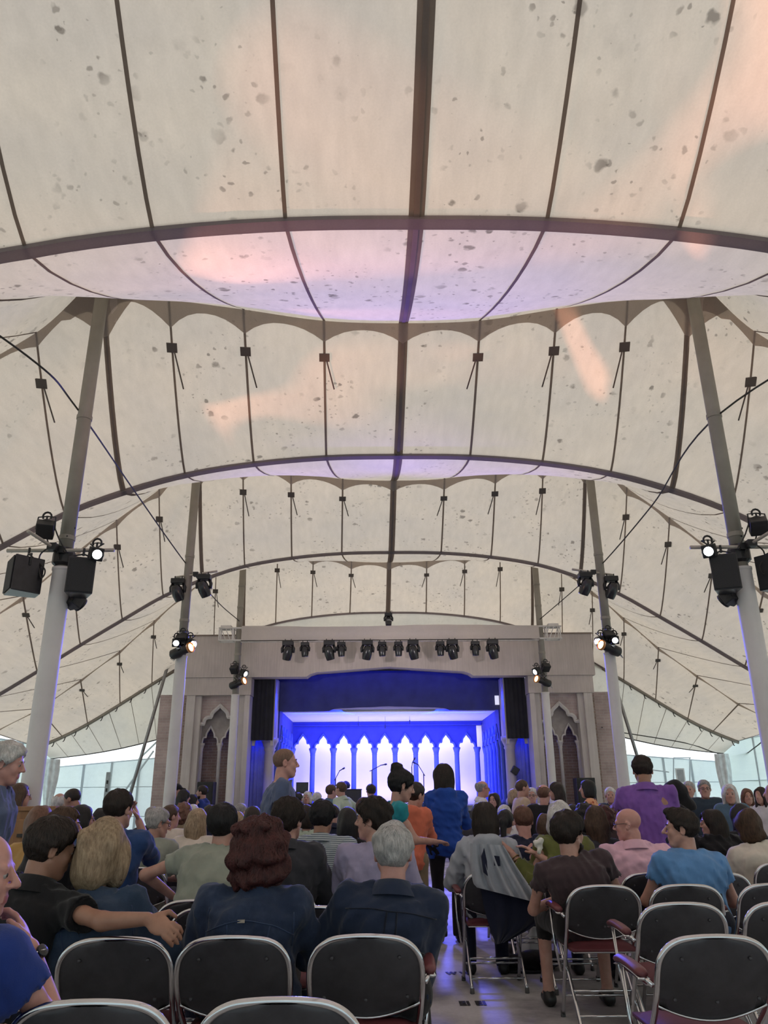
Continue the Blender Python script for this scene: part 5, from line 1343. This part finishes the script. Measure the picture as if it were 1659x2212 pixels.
# stitched seams of the denim jackets and the navy shirt (across, up the back)
M_STITCH = C('denim_stitch', 50, 65, 94); M_STITCH_D = C('navy_stitch', 22, 28, 44)
JACKET_SEAMS = [(M_STITCH, .0048, [(-.19, .60), (-.10, .72), (0, .76), (.10, .72), (.19, .62)]), (M_STITCH, .0036, [(-.09, .72), (-.075, .4), (-.06, .1)]), (M_STITCH, .0036, [(.09, .72), (.075, .4), (.06, .1)]), (M_STITCH, .0036, [(-.185, .86), (-.19, .7), (-.185, .5)]), (M_STITCH, .0036, [(.185, .86), (.19, .7), (.185, .5)])]
SHIRT_SEAMS = [(M_STITCH_D, .005, [(-.20, .78), (-.1, .82), (0, .825), (.1, .82), (.20, .78)]), (M_STITCH_D, .005, [(-.022, .82), (-.024, .55), (-.02, .3)]), (M_STITCH_D, .005, [(.022, .82), (.024, .55), (.02, .3)])]
# first rows, left block
person('bald', 'bald man in a blue shirt at the left edge, chin on his hand', (-30, 1797, 2.52), lod=0, hair=('bald', None), hair_up=.0, skin='pink', face=-20, yaw=-62, pitch=-4, lean=14, ra=('px', 66, 2048, 2.62, (.6, .2, -1)), hands='r', palmr=(-.6, -.3, .2), hdr=(-.9, -.1, 1.0), curl=1.0,
       top=(K_ROYAL, 'short', 'tee'), nose=1.03, w=1.1)
person('polo', 'dark-haired man in a black polo, arm around the blonde woman', (122, 1768, 3.80), lod=0, hair=('short', 'dark'), hth=.026, skin='tan', yaw=-58, pitch=-14, lean=8, side=13, twist=-14, ra=('px', 318, 1985, 3.40, (.1, -1, -.9)), hands='r', hdr=(.6, .3, -.7), palmr=(0, .8, -.6), curl=1.1,
       top=(K_BLACK, 'short', 'shirt'), w=1.12, collar=True)
person('blonde', 'woman with wavy blonde hair in a denim jacket beside the black polo', (228, 1771, 3.88), sex='f', lod=0, hair=('wavy', 'blond'), hs=1.08, hair_up=.03, yaw=-8, pitch=-6, lean=6, side=-9, top=(K_DENIM2, 'long', 'jacket'), w=1.14, seams=JACKET_SEAMS, strands=3200, strand_w=.0028)
person('curly', 'woman with dark red curls in a dark denim jacket', (565, 1767, 3.88), sex='f', lod=0, hair=('bigcurly', 'auburn'), hair_up=.045, yaw=-6, lean=7, side=3, top=(K_DENIM, 'long', 'jacket'), w=1.2, bottom=K_BLACK, seams=JACKET_SEAMS, strands=4200, strand_w=.0032)
person('greyman', 'grey-haired man in a dark navy shirt seated beside the aisle', (848, 1773, 3.90), lod=0, hair=('short', 'silver'), hth=.018, hair_up=.022, hnoise=(.004, 95), skin='pink', lean=8, side=7, ra=(.10, .30, .665, .25, -.7, -.3), top=(K_DNAVY, 'long', 'shirt'), w=1.14, bottom=K_BLACK, knee=.17, seams=SHIRT_SEAMS, strands=2800)
# left block, second to fourth rows
person('fade', 'man with cropped dark hair in a blue shirt, hands raised to his face', (262, 1703, 5.45), lod=0, hair=('short', 'dark'), hth=.012, skin='fair', yaw=-22, lean=3, ra=('px', 300, 1775, 5.72, (.5, .1, -1)), la='face', hands='r', hdr=(-.2, 0, .8), palmr=(-1, -.2, 0), curl=.4, top=(K_BLUE, 'long', 'shirt'))
person('sage', 'broad man in a sage grey T-shirt leaning forward, slick black hair', (484, 1733, 5.25), lod=0, hair=('short', 'black'), hth=.018, skin='fair', lean=24, pitch=14, yaw=-6, la=('px', 372, 1935, 5.45, (-1, -.4, .3)), top=(K_SAGE, 'short', 'tee'), w=1.22, side=2)
person('darkshirt', 'man with short dark curls in a charcoal shirt behind the red curls', (626, 1722, 5.5), lod=0, hair=('curlyshort', 'dark'), hair_up=.03, skin='fair', yaw=-25, lean=6, top=(K_CHAR, 'long', 'shirt'), w=1.08)
person('stripes', 'dark-haired man in a finely striped pale shirt', (698, 1727, 6.5), lod=0, hair=('short', 'black'), hth=.026, hair_up=.025, skin='tan', yaw=-18, pitch=-6, lean=10, top=(K_STRIPE, 'long', 'shirt'), w=1.2)
person('lavender', 'young man in a lavender shirt looking left, wavy dark hair', (803, 1722, 5.5), lod=0, hair=('curlyshort', 'dark'), hair_up=.028, skin='fair', yaw=72, lean=7, twist=10, top=(K_LAV, 'long', 'tee'), w=1.12, bottom=K_CHAR)
person('whitehair', 'white-haired man standing at the far left in a slate shirt', (24, 1600, 5.1), lod=0, pose='stand', hair=('short', 'white'), hth=.026, hair_up=.025, hnoise=(.005, 90), skin='pink', face=-82, pitch=-10, lean=5, top=(K_GREYBLUE, 'short', 'shirt'), w=1.1, bottom=K_KHAKI)
person('clip', 'woman with brown hair in a claw clip, seen in profile', (146, 1742, 5.95), sex='f', lod=0, hair=('clip', 'brown'), skin='fair', yaw=-72, pitch=-4, lean=6, top=(K_BLACK, 'long', 'sweater'))
person('longhair', 'woman with long ginger-brown hair in a mustard top', (88, 1740, 6.7), sex='f', lod=1, hair=('long', 'ginger'), hlen=.34, skin='fair', yaw=35, lean=10, side=-8, top=(K_MUST, 'long', 'sweater'))
person('glassesdark', 'dark-haired woman with glasses seated past the claw clip', (182, 1738, 7.6), sex='f', lod=1, hair=('bob', 'black'), skin='fair', yaw=-60, glasses=True, top=(K_BLACK, 'long', 'sweater'))
person('silver', 'woman with cropped silver hair and glasses in a sage top', (345, 1745, 7.4), sex='f', lod=0, hair=('short', 'silver'), hth=.016, skin='fair', yaw=-55, pitch=-8, glasses=True, lean=8, top=(K_SAGE, 'elbow', 'sweater'))
person('longblonde', 'woman with long pale blonde hair in a beige top', (430, 1747, 8.4), sex='f', lod=1, hair=('long', 'blond'), hlen=.28, yaw=-30, lean=14, top=(K_CREAM, 'long', 'sweater'), w=1.1)
person('walker', 'man in a grey-blue T-shirt walking along the row toward the aisle', (618, 1617, 6.95), lod=0, pose='stand', hair=('thin', 'cropped'), hth=.0045, hair_up=.004, skin='pink', face=-78, lean=6, stride=.16, top=(K_GREYBLUE, 'short', 'tee'), bottom=K_CHAR, ra='side', w=1.05)
person('teal', 'woman in a teal sleeveless top with a black hair bun, bending forward', (868, 1662, 6.9), sex='f', lod=0, pose='stand', hair=('bun', 'black'), hth=.022, buny=-.075, bunz=.125, hair_up=.02, skin='fair', face=-75, lean=16, pitch=-14, top=(K_TEAL, 'none', 'tee'), bottom=K_BLACK, la='front', ra='front', neckr=.085)
person('orange', 'person in an orange hoodie behind the teal top', (897, 1690, 8.2), sex='f', lod=1, pose='stand', hair=('short', 'dark'), hth=.02, face=-20, yaw=-30, lean=8, pitch=-12, hoodlump=True, top=(K_ORANGE, 'long', 'jacket'), bottom=K_KHAKI, ra='front', la='front')
person('rain', 'woman in a hooded royal blue rain jacket standing in the aisle', (957, 1650, 8.6), sex='f', lod=0, pose='stand', hair=('long', 'dark'), hlen=.22, hth=.03, hair_up=.03, face=4, pitch=-6, hoodlump=True, top=(K_RAIN, 'long', 'jacket'), bottom=K_BLACK, flare=.03, la='front', ra='front', w=1.12)
# right block
person('hoodie', 'woman with a long dark ponytail in a pale grey hoodie by the aisle', (1046, 1735, 6.75), sex='f', lod=0, hair=('long', 'dark'), hlen=.22, hth=.018, yaw=-12, lean=8, hoodlump=True, top=(K_HOODIE, 'long', 'jacket'), w=1.12, bottom=K_NAVY)
person('navytee', 'man with short reddish hair in a navy T-shirt', (1128, 1740, 7.6), lod=0, hair=('short', 'ginger'), hth=.012, skin='pink', lean=6, pitch=-4, top=(K_NAVY, 'short', 'tee'), w=1.15)
person('olive', 'woman with pinned silver hair in an olive jacket holding a tissue', (1208, 1733, 6.65), sex='f', lod=0, hair=('wavy', 'white'), hth=.012, yaw=-20, lean=4, la=('px', 1108, 1846, 6.62, (-.3, -.5, -1)), ra=('px', 1160, 1846, 6.52, (.3, -.6, -1)), hands='lr', top=(K_OLIVE, 'long', 'jacket'), w=1.05)
person('browntee', 'bearded man with thick dark hair in a brown T-shirt looking right', (1226, 1750, 5.68), lod=0, hair=('short', 'dark'), hth=.034, hair_up=.03, nape=.12, skin='fair', yaw=-58, lean=6, side=-9, beard='dark', top=(K_BROWN, 'short', 'tee'), w=1.22, bottom=C('shorts_black', 30, 28, 30), leglen=.25, knee=.2)
person('longbrown', 'woman with long straight brown hair beside the bearded man', (1282, 1742, 7.5), sex='f', lod=0, hair=('long', 'brown'), hlen=.36, yaw=20, side=6, lean=10, top=(K_CHAR, 'long', 'sweater'))
person('pinkman', 'bald man with glasses in a pink polo shirt looking left', (1352, 1747, 6.45), lod=0, hair=('bald', None), hair_up=.0, skin='pink', yaw=62, lean=6, pitch=-4, glasses=True, top=(K_PINK, 'short', 'shirt'), w=1.22, jaw=1.08)
person('skyblue', 'dark-haired man in a sky blue T-shirt smiling to the left', (1464, 1745, 5.70), lod=0, hair=('short', 'dark'), hth=.020, quiff=True, hair_up=.02, skin='fair', yaw=70, lean=10, twist=6, top=(K_SKY, 'short', 'tee'), w=1.15, nose=1.08)
person('blackcoat', 'smiling dark-haired woman in black turned to the left', (1532, 1748, 8.0), sex='f', lod=0, hair=('long', 'dark'), hlen=.24, skin='fair', yaw=78, lean=6, top=(K_BLACK, 'long', 'coat'), w=1.2)
person('cream', 'woman in a cream sweater with loosely tied brown hair at the right', (1610, 1752, 7.3), sex='f', lod=0, hair=('wavy', 'brown'), hth=.014, skin='fair', yaw=15, side=-8, lean=8, top=(K_CREAM, 'long', 'sweater'), w=1.2)
person('purple', 'man in a purple polo shirt standing with his back to us', (1384, 1631, 7.2), lod=0, pose='stand', hair=('short', 'dark'), hth=.014, skin='tan', face=-12, pitch=-10, lean=3, top=(K_PURPLE, 'short', 'shirt'), bottom=K_NAVY, la='front', ra='front', w=1.12)
person('hooded', 'person in a black hooded coat standing, hood up, facing left', (1452, 1685, 9.0), lod=0, pose='stand', hair=('hood', K_BLACK), peak=True, hair_up=.035, face=72, pitch=-12, lean=6, top=(K_BLACK, 'long', 'coat'), bottom=K_BLACK, la='front', ra='front')
# standing near the stage and along the end walls
S = dict(pose='stand', lod=2)
far = [
 ('man in a black cap standing by the left stage column', (383, 1694, 15.5), dict(hair=('cap', K_BLACK), face=-85, top=(K_BLACK, 'long', 'shirt'))),
 ('woman with long black hair in a light blue top by the left stage column', (399, 1706, 14.6), dict(sex='f', hair=('long', 'black'), face=-55, top=(K_LTBLUE, 'long', 'sweater'))),
 ('dark-haired man in a royal blue jacket before the left niche', (437, 1696, 15.5), dict(hair=('short', 'dark'), beard='dark', face=80, top=(K_ROYAL, 'long', 'jacket'))),
 ('dark-haired person leaning to the bearded man by the left niche', (418, 1716, 15.2), dict(hair=('bob', 'black'), sex='f', face=-70, lean=12, top=(K_BLACK, 'long', 'jacket'))),
 ('bald man in a black shirt bending over at the left', (158, 1702, 9.2), dict(hair=('thin', 'dark'), hth=.004, skin='tan', face=78, lean=38, pitch=-22, top=(K_BLACK, 'long', 'tee'))),
 ('white-haired man in dark clothes with his back to us at the left', (131, 1712, 9.8), dict(hair=('fringe', 'white'), face=5, lean=20, top=(K_BLACK, 'long', 'shirt'))),
 ('woman with glasses in black standing behind the white-haired man', (47, 1692, 8.4), dict(sex='f', hair=('long', 'brown'), face=-65, glasses=True, top=(K_BLACK, 'long', 'sweater'))),
 ('dark-haired person in a white shirt at the left end of the stage', (645, 1712, 16.2), dict(hair=('short', 'black'), face=-20, top=(K_WHITE, 'long', 'shirt'))),
 ('white-haired woman in a black jacket facing us before the stage', (664, 1709, 16.4), dict(sex='f', hair=('bob', 'white'), face=170, facing=True, top=(K_BLACK, 'long', 'jacket'))),
 ('white-haired person in a black jacket, back turned, before the stage', (685, 1711, 15.6), dict(hair=('short', 'white'), face=0, top=(K_BLACK, 'long', 'jacket'))),
 ('man in a blue-green shirt talking before the stage', (717, 1694, 14.8), dict(hair=('short', 'brown'), face=-60, top=(K_COATB, 'long', 'shirt'))),
 ('man in a pale green shirt with hands on hips before the stage', (736, 1688, 14.2), dict(hair=('short', 'brown'), face=55, la='hips', ra='hips', lean=10, top=(K_MINT, 'long', 'shirt'))),
 ('man in a pale shirt with dark braces before the middle of the stage', (801, 1693, 15.0), dict(hair=('short', 'dark'), face=20, top=(K_WHITE, 'long', 'shirt'))),
 ('balding man in a white shirt with glasses walking right by the stage', (1042, 1685, 12.4), dict(hair=('fringe', 'grey'), skin='pink', face=-85, glasses=True, top=(K_WHITE, 'long', 'shirt'))),
 ('woman in black reading a white sheet at the right end of the stage', (1066, 1713, 14.5), dict(sex='f', hair=('long', 'dark'), face=150, facing=True, la='front', ra='front', top=(K_BLACK, 'long', 'sweater'))),
 ('blonde woman in a black top behind the beige sweater', (1108, 1704, 13.6), dict(sex='f', hair=('bob', 'blond'), face=0, top=(K_BLACK, 'long', 'sweater'))),
 ('man in a beige long-sleeved top standing in profile', (1128, 1683, 12.0), dict(hair=('short', 'brown'), hth=.008, face=-80, top=(K_BEIGE, 'long', 'sweater'))),
 ('white-haired man with glasses in a white shirt facing us', (1148, 1701, 13.4), dict(hair=('short', 'white'), face=165, facing=True, glasses=True, top=(K_WHITE, 'long', 'shirt'))),
 ('man with thinning red hair in a black sweater, back turned', (1174, 1693, 10.8), dict(hair=('fringe', 'ginger'), skin='pink', face=-15, yaw=-25, top=(K_BLACK, 'long', 'sweater'), w=1.15)),
 ('dark-haired woman in dark clothes talking beside the black sweater', (1199, 1690, 12.0), dict(sex='f', hair=('long', 'dark'), face=78, top=(K_CHAR, 'long', 'sweater'))),
 ('woman with a black bob in an orange print top', (1266, 1684, 11.6), dict(sex='f', hair=('bob', 'black'), face=72, top=(K_PRINT, 'long', 'sweater'))),
 ('white-haired man in a dark jacket before the brick wall', (1317, 1700, 13.2), dict(hair=('short', 'white'), face=165, facing=True, top=(K_COATD, 'long', 'jacket'), w=1.1)),
 ('grey-haired woman with a red bag in a white top', (1486, 1687, 12.4), dict(sex='f', hair=('short', 'silver'), face=150, facing=True, top=(K_WHITE, 'long', 'sweater'), la='front')),
 ('man with glasses in an open dark coat by the right end wall', (1519, 1684, 11.6), dict(hair=('short', 'grey'), face=165, facing=True, glasses=True, top=(K_COATD, 'long', 'coat'), w=1.12)),
 ('woman with long white hair in a blue-grey coat by the right wall', (1573, 1694, 10.8), dict(sex='f', hair=('long', 'white'), hlen=.2, face=160, facing=True, top=(K_COATB, 'long', 'coat'), w=1.15)),
 ('woman with long light brown hair in a white blouse at the right', (1612, 1704, 13.4), dict(sex='f', hair=('long', 'ginger'), hlen=.26, face=170, facing=True, top=(K_WHITE, 'long', 'shirt'))),
 ('woman with long dark hair in a white blouse near the right edge', (1640, 1701, 12.8), dict(sex='f', hair=('long', 'dark'), hlen=.26, face=120, top=(K_WHITE, 'long', 'shirt'))),
 ('balding grey man in a black suit jacket cut by the right edge', (1666, 1690, 9.6), dict(hair=('fringe', 'grey'), face=60, top=(K_BLACK, 'long', 'jacket'), w=1.15)),
]
for i, (lab, at, kw) in enumerate(far):
    person('far%d' % i, lab, at, **{**S, **dict(group='people standing by the stage and walls', bottom=(K_BLACK, K_NAVY, K_CHAR, K_KHAKI)[i % 4]), **kw})
# seated heads farther forward
S = dict(lod=2)
rows_far = [
 ('person with short brown hair seated before the silver-haired woman', (372, 1738, 9.4), dict(hair=('short', 'brown'), top=(K_CREAM, 'long', 'sweater'), yaw=-50)),
 ('dark-haired person in black seated below the slotted post', (222, 1745, 8.2), dict(hair=('bob', 'black'), sex='f', top=(K_BLACK, 'long', 'sweater'))),
 ('grey-haired person in a dark top in a far left row', (330, 1742, 11.2), dict(hair=('short', 'grey'), top=(K_CHAR, 'long', 'shirt'))),
 ('person with pinkish-brown curls in a far left row', (398, 1736, 11.6), dict(hair=('curly', 'ginger'), sex='f', top=(K_KHAKI, 'long', 'sweater'))),
 ('white-haired person in a far row before the left column', (418, 1737, 12.4), dict(hair=('short', 'white'), top=(K_BLACK, 'long', 'shirt'))),
 ('dark-haired person in a far row beside the pale blonde woman', (455, 1738, 10.6), dict(hair=('short', 'dark'), top=(K_NAVY, 'long', 'shirt'))),
 ('grey-haired man in a white shirt in a far row by the inner column', (522, 1735, 12.2), dict(hair=('short', 'grey'), top=(K_WHITE, 'long', 'shirt'), yaw=-40)),
 ('blonde child seated behind the slick black hair', (514, 1752, 9.4), dict(hair=('bob', 'blond'), sex='f', hs=.9, top=(K_WHITE, 'long', 'sweater'))),
 ('dark-haired woman in a dark top seated past the red curls', (548, 1741, 8.3), dict(hair=('bob', 'dark'), sex='f', top=(K_BROWN, 'long', 'sweater'))),
 ('person with a dark bob in a mint top between curls and stripes', (664, 1738, 9.2), dict(hair=('bob', 'dark'), sex='f', top=(K_MINT, 'long', 'sweater'))),
 ('dark-haired woman in black leaning behind the lavender shirt', (752, 1744, 7.9), dict(hair=('long', 'black'), sex='f', side=10, top=(K_BLACK, 'long', 'sweater'))),
 ('person with auburn hair in a far row behind the lavender shirt', (786, 1722, 9.0), dict(hair=('short', 'auburn'), top=(K_CHAR, 'long', 'shirt'))),
 ('person with dark hair in a far row near the stage steps', (720, 1738, 11.5), dict(hair=('short', 'dark'), top=(K_NAVY, 'long', 'shirt'))),
 ('man in a grey shirt with wavy dark hair seated beyond the aisle', (1038, 1738, 9.5), dict(hair=('curlyshort', 'dark'), top=(K_CHAR, 'long', 'shirt'), yaw=-20, w=1.1)),
 ('person with a black ponytail in a pale jacket by the navy T-shirt', (1090, 1748, 8.6), dict(hair=('ponytail', 'black'), sex='f', top=(K_HOODIE, 'long', 'jacket'), yaw=-20)),
 ('white-haired person in a far row before the beige sweater', (1088, 1738, 10.8), dict(hair=('short', 'white'), top=(K_WHITE, 'long', 'shirt'))),
 ('child with brown hair seated next to the navy T-shirt', (1176, 1757, 8.5), dict(hair=('bob', 'brown'), sex='f', hs=.9, top=(K_CREAM, 'long', 'sweater'), yaw=-30)),
 ('dark-haired person in black behind the long brown hair', (1262, 1738, 8.6), dict(hair=('curly', 'black'), sex='f', top=(K_BLACK, 'long', 'sweater'))),
 ('person with reddish-brown curls in a far right row', (1302, 1742, 9.4), dict(hair=('curly', 'auburn'), sex='f', top=(K_BROWN, 'long', 'sweater'))),
 ('person with light brown curls just left of the purple polo', (1330, 1741, 10.4), dict(hair=('curly', 'ginger'), sex='f', top=(K_CHAR, 'long', 'sweater'))),
 ('dark-haired woman in black behind the cream sweater', (1596, 1737, 8.4), dict(hair=('long', 'black'), sex='f', top=(K_BLACK, 'long', 'sweater'))),
 ('dark-haired person in black beyond the brown beard', (1236, 1737, 10.4), dict(hair=('short', 'black'), top=(K_BLACK, 'long', 'sweater'))),
 ('grey-haired person in a far row before the left stage edge', (575, 1738, 12.6), dict(hair=('short', 'silver'), top=(K_CHAR, 'long', 'shirt'))),
 ('dark-haired person in a far row before the orange hoodie', (836, 1740, 11.0), dict(hair=('short', 'dark'), top=(K_BLACK, 'long', 'shirt'))),
]
for i, (lab, at, kw) in enumerate(rows_far):
    person('row%d' % i, lab, at, **{**S, **dict(bottom=(K_BLACK, K_NAVY, K_CHAR, K_KHAKI)[i % 4]), **kw})

# ------------------------------------------------------------------ chairs
def at_px(px, py, Yb): return float(on_y(px, py, Yb)[0]), Yb+.25
x, y = at_px(192, 2165, 2.45); chair('empty folding chair in the nearest row at left, only its arched top showing', x, y, .02)
x, y = at_px(606, 2165, 2.45); chair('empty folding chair in the nearest row at centre, only its arched top showing', x, y, -.01)
x, y = at_px(-62, 2030, 3.5); chair('folding chair of the man in the black polo, at the left edge', x, y, 0)
x, y = at_px(247, 2028, 3.5); chair('folding chair under the wavy blonde woman', x, y, .02)
x, y = at_px(505, 2026, 3.5); chair('folding chair under the woman with dark red curls', x, y, 0)
x, y = at_px(790, 2025, 3.5); chair('folding chair under the grey-haired man in navy', x, y, 0, 'r')
p = people['bald'][1]['root']; chair('folding chair under the bald man at the left edge', p[0], p[1]-.05, -.3)
x, y = at_px(463, 1965, 4.4); chair('empty folding chair with a reddish back glimpsed left of the red curls', x, y, 0)
x, y = at_px(682, 1963, 4.4); chair('empty folding chair between the red curls and the grey-haired man', x, y, 0)
x, y = at_px(250, 1965, 4.4); chair('empty folding chair hidden behind the wavy blonde hair', x, y, 0)
x, y = at_px(1540, 2040, 3.4); chair('empty folding chair with maroon arm, nearest at the right corner', x, y, .02, 'l')
x, y = at_px(1473, 1965, 4.4); chair('empty folding chair with maroon arm, second from the right corner', x, y, 0, 'l')
x, y = at_px(1303, 1920, 5.28); chair('folding chair with maroon arm under the bearded man', x, y, 0, 'l')
x, y = at_px(1482, 1921, 5.28); chair('folding chair under the man in the sky blue T-shirt', x, y, 0, 'r')
x, y = at_px(1672, 1918, 5.28); chair('empty folding chair at the right edge level with the sky blue T-shirt', x, y, 0)
x, y = at_px(1702, 1962, 4.4); chair('empty folding chair cut by the right edge, second row', x, y, 0)
x, y = at_px(1552, 1886, 6.05); chair('empty folding chair past the shoulder of the sky blue T-shirt', x, y, 0)
lbl = {'fade': 'blue shirt man with raised hands', 'sage': 'broad man in sage grey', 'darkshirt': 'man in the charcoal shirt', 'stripes': 'man in the striped shirt', 'lavender': 'young man in lavender',
       'clip': 'woman with the claw clip', 'longhair': 'woman with long ginger-brown hair', 'glassesdark': 'dark-haired woman with glasses', 'silver': 'woman with cropped silver hair', 'longblonde': 'woman with long pale blonde hair',
       'hoodie': 'woman in the pale grey hoodie', 'navytee': 'man in the navy T-shirt', 'olive': 'woman in the olive jacket', 'longbrown': 'woman with long straight brown hair', 'pinkman': 'bald man in the pink polo',
       'blackcoat': 'smiling woman in black', 'cream': 'woman in the cream sweater'}
for k, v in lbl.items(): seat_for(k, 'folding chair under the '+v, 'l' if k in ('hoodie', 'navytee', 'pinkman') else '')
for i, (lab, at, kw) in enumerate(rows_far):
    seat_for('row%d' % i, 'folding chair under the '+' '.join(lab.split()[0 if lab[0] != 'T' else 1:][:12]), full=False)

# ------------------------------------------------------------------ worn and carried small things (parts of their wearers)
o, info, P_ = people['bald']; e, w_ = info['arms'][1][1], info['arms'][1][2]; ax_ = unit(w_-e); c_ = w_-ax_*.03
ux = unit(np.cross(ax_, [0, 0, 1.0])); uy = np.cross(ax_, ux)
wt = MB().tube([tuple(c_+(ux*math.cos(q)+uy*math.sin(q))*.033) for q in np.linspace(0, 2*math.pi, 21)[:-1]], .011, 6, True, flat=(1, .45)).obj('wrist_watch', M_CHROME, o, True)
MB().lathe([(.019, 0), (.019, .008), (.016, .010)], 16, Matrix.Translation(Vector(c_-uy*.032)) @ Vector(-uy).to_track_quat('Z', 'Y').to_matrix().to_4x4()).obj('watch_face', M_BLACKGLOSS, wt, True)
o, info, P_ = people['olive']; e, w_ = info['arms'][-1][1], info['arms'][-1][2]; ax_ = unit(w_-e); ux = unit(np.cross(ax_, [0, 0, 1.0])); uy = np.cross(ax_, ux)
for k in (0.03, .055): MB().tube([tuple(w_-ax_*k+(ux*math.cos(q)+uy*math.sin(q))*.033) for q in np.linspace(0, 2*math.pi, 17)[:-1]], .005, 5, True).obj('bracelet', plain('gold_bracelet', (.5, .35, .16), .3, .9), o, True)
o, info, P_ = people['curly']
for q in (-1, 1): MB().lathe([(.002, -.009), (.008, -.004), (.009, 0), (.006, .006), (.001, .009)], 8, Matrix.Translation(Vector(info['hl']((q*.088, .0, -.052))))).obj('earring', M_CHROME, o, True)
# a woven label on the yoke of the denim jacket
gsh = [c for c in o.children if c.name.startswith('jacket')][0]; sv = [c for c in gsh.children if c.name.startswith('stitched_seam')][0]
vv = np.array([v.co[:] for v in sv.data.vertices]); mid = vv[np.argmin(abs(vv[:, 0]-(vv[:, 0].min()*.62+vv[:, 0].max()*.38)))]
MB().box(mid[0]-.024, mid[0]+.024, mid[1]-.007, mid[1]+.003, mid[2]-.006, mid[2]+.006).obj('woven_label', plain('tan_label', (.42, .36, .30), .7), gsh)

# ------------------------------------------------------------------ coats over the hoodie woman's chair, bags
Yb = float(people['hoodie'][1]['root'][1])-.05-.25-.07
def cloth_sheet(name, label, cat, L_, R_, mat, Y, nfold, amp, thick=.012, seed=0):
    l = np.array(spline([np.array(p, float) for p in L_], 6)); r = np.array(spline([np.array(p, float) for p in R_], 6)); n = min(len(l), len(r))
    l = l[np.linspace(0, len(l)-1, n).astype(int)]; r = r[np.linspace(0, len(r)-1, n).astype(int)]; m = 34; fr, bk = [], []
    for i in range(n):
        row, rowb = [], []
        for j in range(m+1):
            t = j/m; px = l[i]*(1-t)+r[i]*t; v = i/(n-1)
            dy = amp*(math.sin(nfold*t*2*math.pi+v*1.3+seed)+.5*math.sin(nfold*1.7*t*2*math.pi+2+v*2))*(.35+.65*v)-.05*math.sin(math.pi*t)
            q = on_y(px[0], px[1], Y+dy); row.append(q); rowb.append(q+np.array([0, thick, 0]))
        fr.append(row); bk.append(list(reversed(rowb)))
    m_ = MB().grid(fr); m_.grid(bk); o = m_.obj(name, mat, None, True); tag(o, label, cat); return o
navy = cloth_sheet('draped_coat', 'dark navy coat hanging over the chair below the grey hoodie', 'coat', [(1036, 1905), (1046, 1960), (1060, 2010), (1072, 2040)], [(1168, 1935), (1178, 1975), (1150, 2003), (1092, 2036)], K_NAVY, Yb+.02, 2.5, .02)
grey = cloth_sheet('draped_jacket', 'pale grey jacket trailing from the hoodie woman\'s shoulders over the chair', 'jacket', [(1016, 1822), (1017, 1868), (1022, 1905), (1030, 1917)], [(1088, 1826), (1116, 1872), (1148, 1920), (1168, 1952)], K_HOODIE, Yb-.06, 4.5, .034, seed=1.0)
for (pts, nm) in (([(1046, 1832), (1040, 1850), (1045, 1885), (1054, 1893), (1052, 1860)], 'sleeve_slit'), ([(1065, 1848), (1079, 1850), (1081, 1871), (1068, 1870)], 'pocket_flap')):
    P3 = [on_y(x_, y_, Yb-.125) for x_, y_ in pts]; n = len(P3)
    MB().add(P3+[p+np.array([0, .03, 0]) for p in P3], [tuple(reversed(range(n))), tuple(range(n, 2*n))]+[(i, (i+1) % n, n+(i+1) % n, n+i) for i in range(n)]).obj(nm, K_NAVY, grey)
q = on_z(1150, 2062, 0.0); f_ = Field(np.array([-.2, -.2, -.01]), np.array([.2, .2, .32]), .014)
f_.cone((0, 0, .07), (.03, 0, .20), .085, .03, .03); f_.ell((0, 0, .06), (.12, .09, .07), None, .03); f_.plane((0, 0, .005), (0, 0, -1)); f_.wobble(.006, 45, 3, 4, (1, 1, 1), True)
o = link('plastic_bag', field_mesh('plastic_bag', f_, plain('white_plastic', (.72, .72, .74), .35))); o.location = tuple(map(float, q)); tag(o, 'white plastic bag standing on the floor under the chairs', 'bag')
q = on_z(1150, 2095, 0.0); f_ = Field(np.array([-.35, -.2, -.01]), np.array([.35, .2, .2]), .018)
f_.cone((-.18, 0, .06), (.18, .02, .06), .065, .055, .03); f_.ell((.05, 0, .07), (.18, .10, .07), None, .03); f_.plane((0, 0, .004), (0, 0, -1)); f_.wobble(.008, 30, 5, 4)
o = link('shoulder_bag', field_mesh('shoulder_bag', f_, K_BLACK)); o.location = tuple(map(float, q)); tag(o, 'limp black bag on the floor beside the white plastic bag', 'bag')
MB().tube(spline([(-.2, 0, .08), (-.28, -.1, .02), (-.1, -.16, .012), (.12, -.12, .012), (.2, 0, .07)], 5), .011, 6).obj('strap', K_BLACK, o, True)
q = on_y(1492, 1742, 12.1); f_ = Field(np.array([-.2, -.12, -.25]), np.array([.2, .12, .12]), .02); f_.ell((0, 0, -.08), (.13, .06, .11), None, .02)
o = link('handbag', field_mesh('handbag', f_, C('red_bag', 200, 50, 44))); o.location = tuple(map(float, q)); tag(o, 'red handbag held by the grey-haired woman by the right wall', 'handbag')
MB().tube([(.08*math.cos(t_), 0, -.01+.1*math.sin(t_)) for t_ in np.linspace(0, math.pi, 9)], .009, 5).obj('handle', C('red_bag', 200, 50, 44), o)
o, info, P_ = people['olive']; w_ = info['arms'][1][2]; q = on_y(1164, 1832, 6.50)
f_ = Field(np.array([-.1, -.08, -.1]), np.array([.1, .08, .12]), .010); f_.cone((0, 0, -.03), (.02, 0, .06), .02, .028, .02); f_.ell((-.01, 0, .03), (.035, .02, .03), None, .01); f_.wobble(.006, 70, 8, 4, (1, 1, 1), True)
o2 = link('paper_tissue', field_mesh('paper_tissue', f_, plain('tissue_paper', (.75, .74, .66), .8))); o2.location = tuple(map(float, q)); tag(o2, 'crumpled white tissue held up by the woman in the olive jacket', 'tissue')
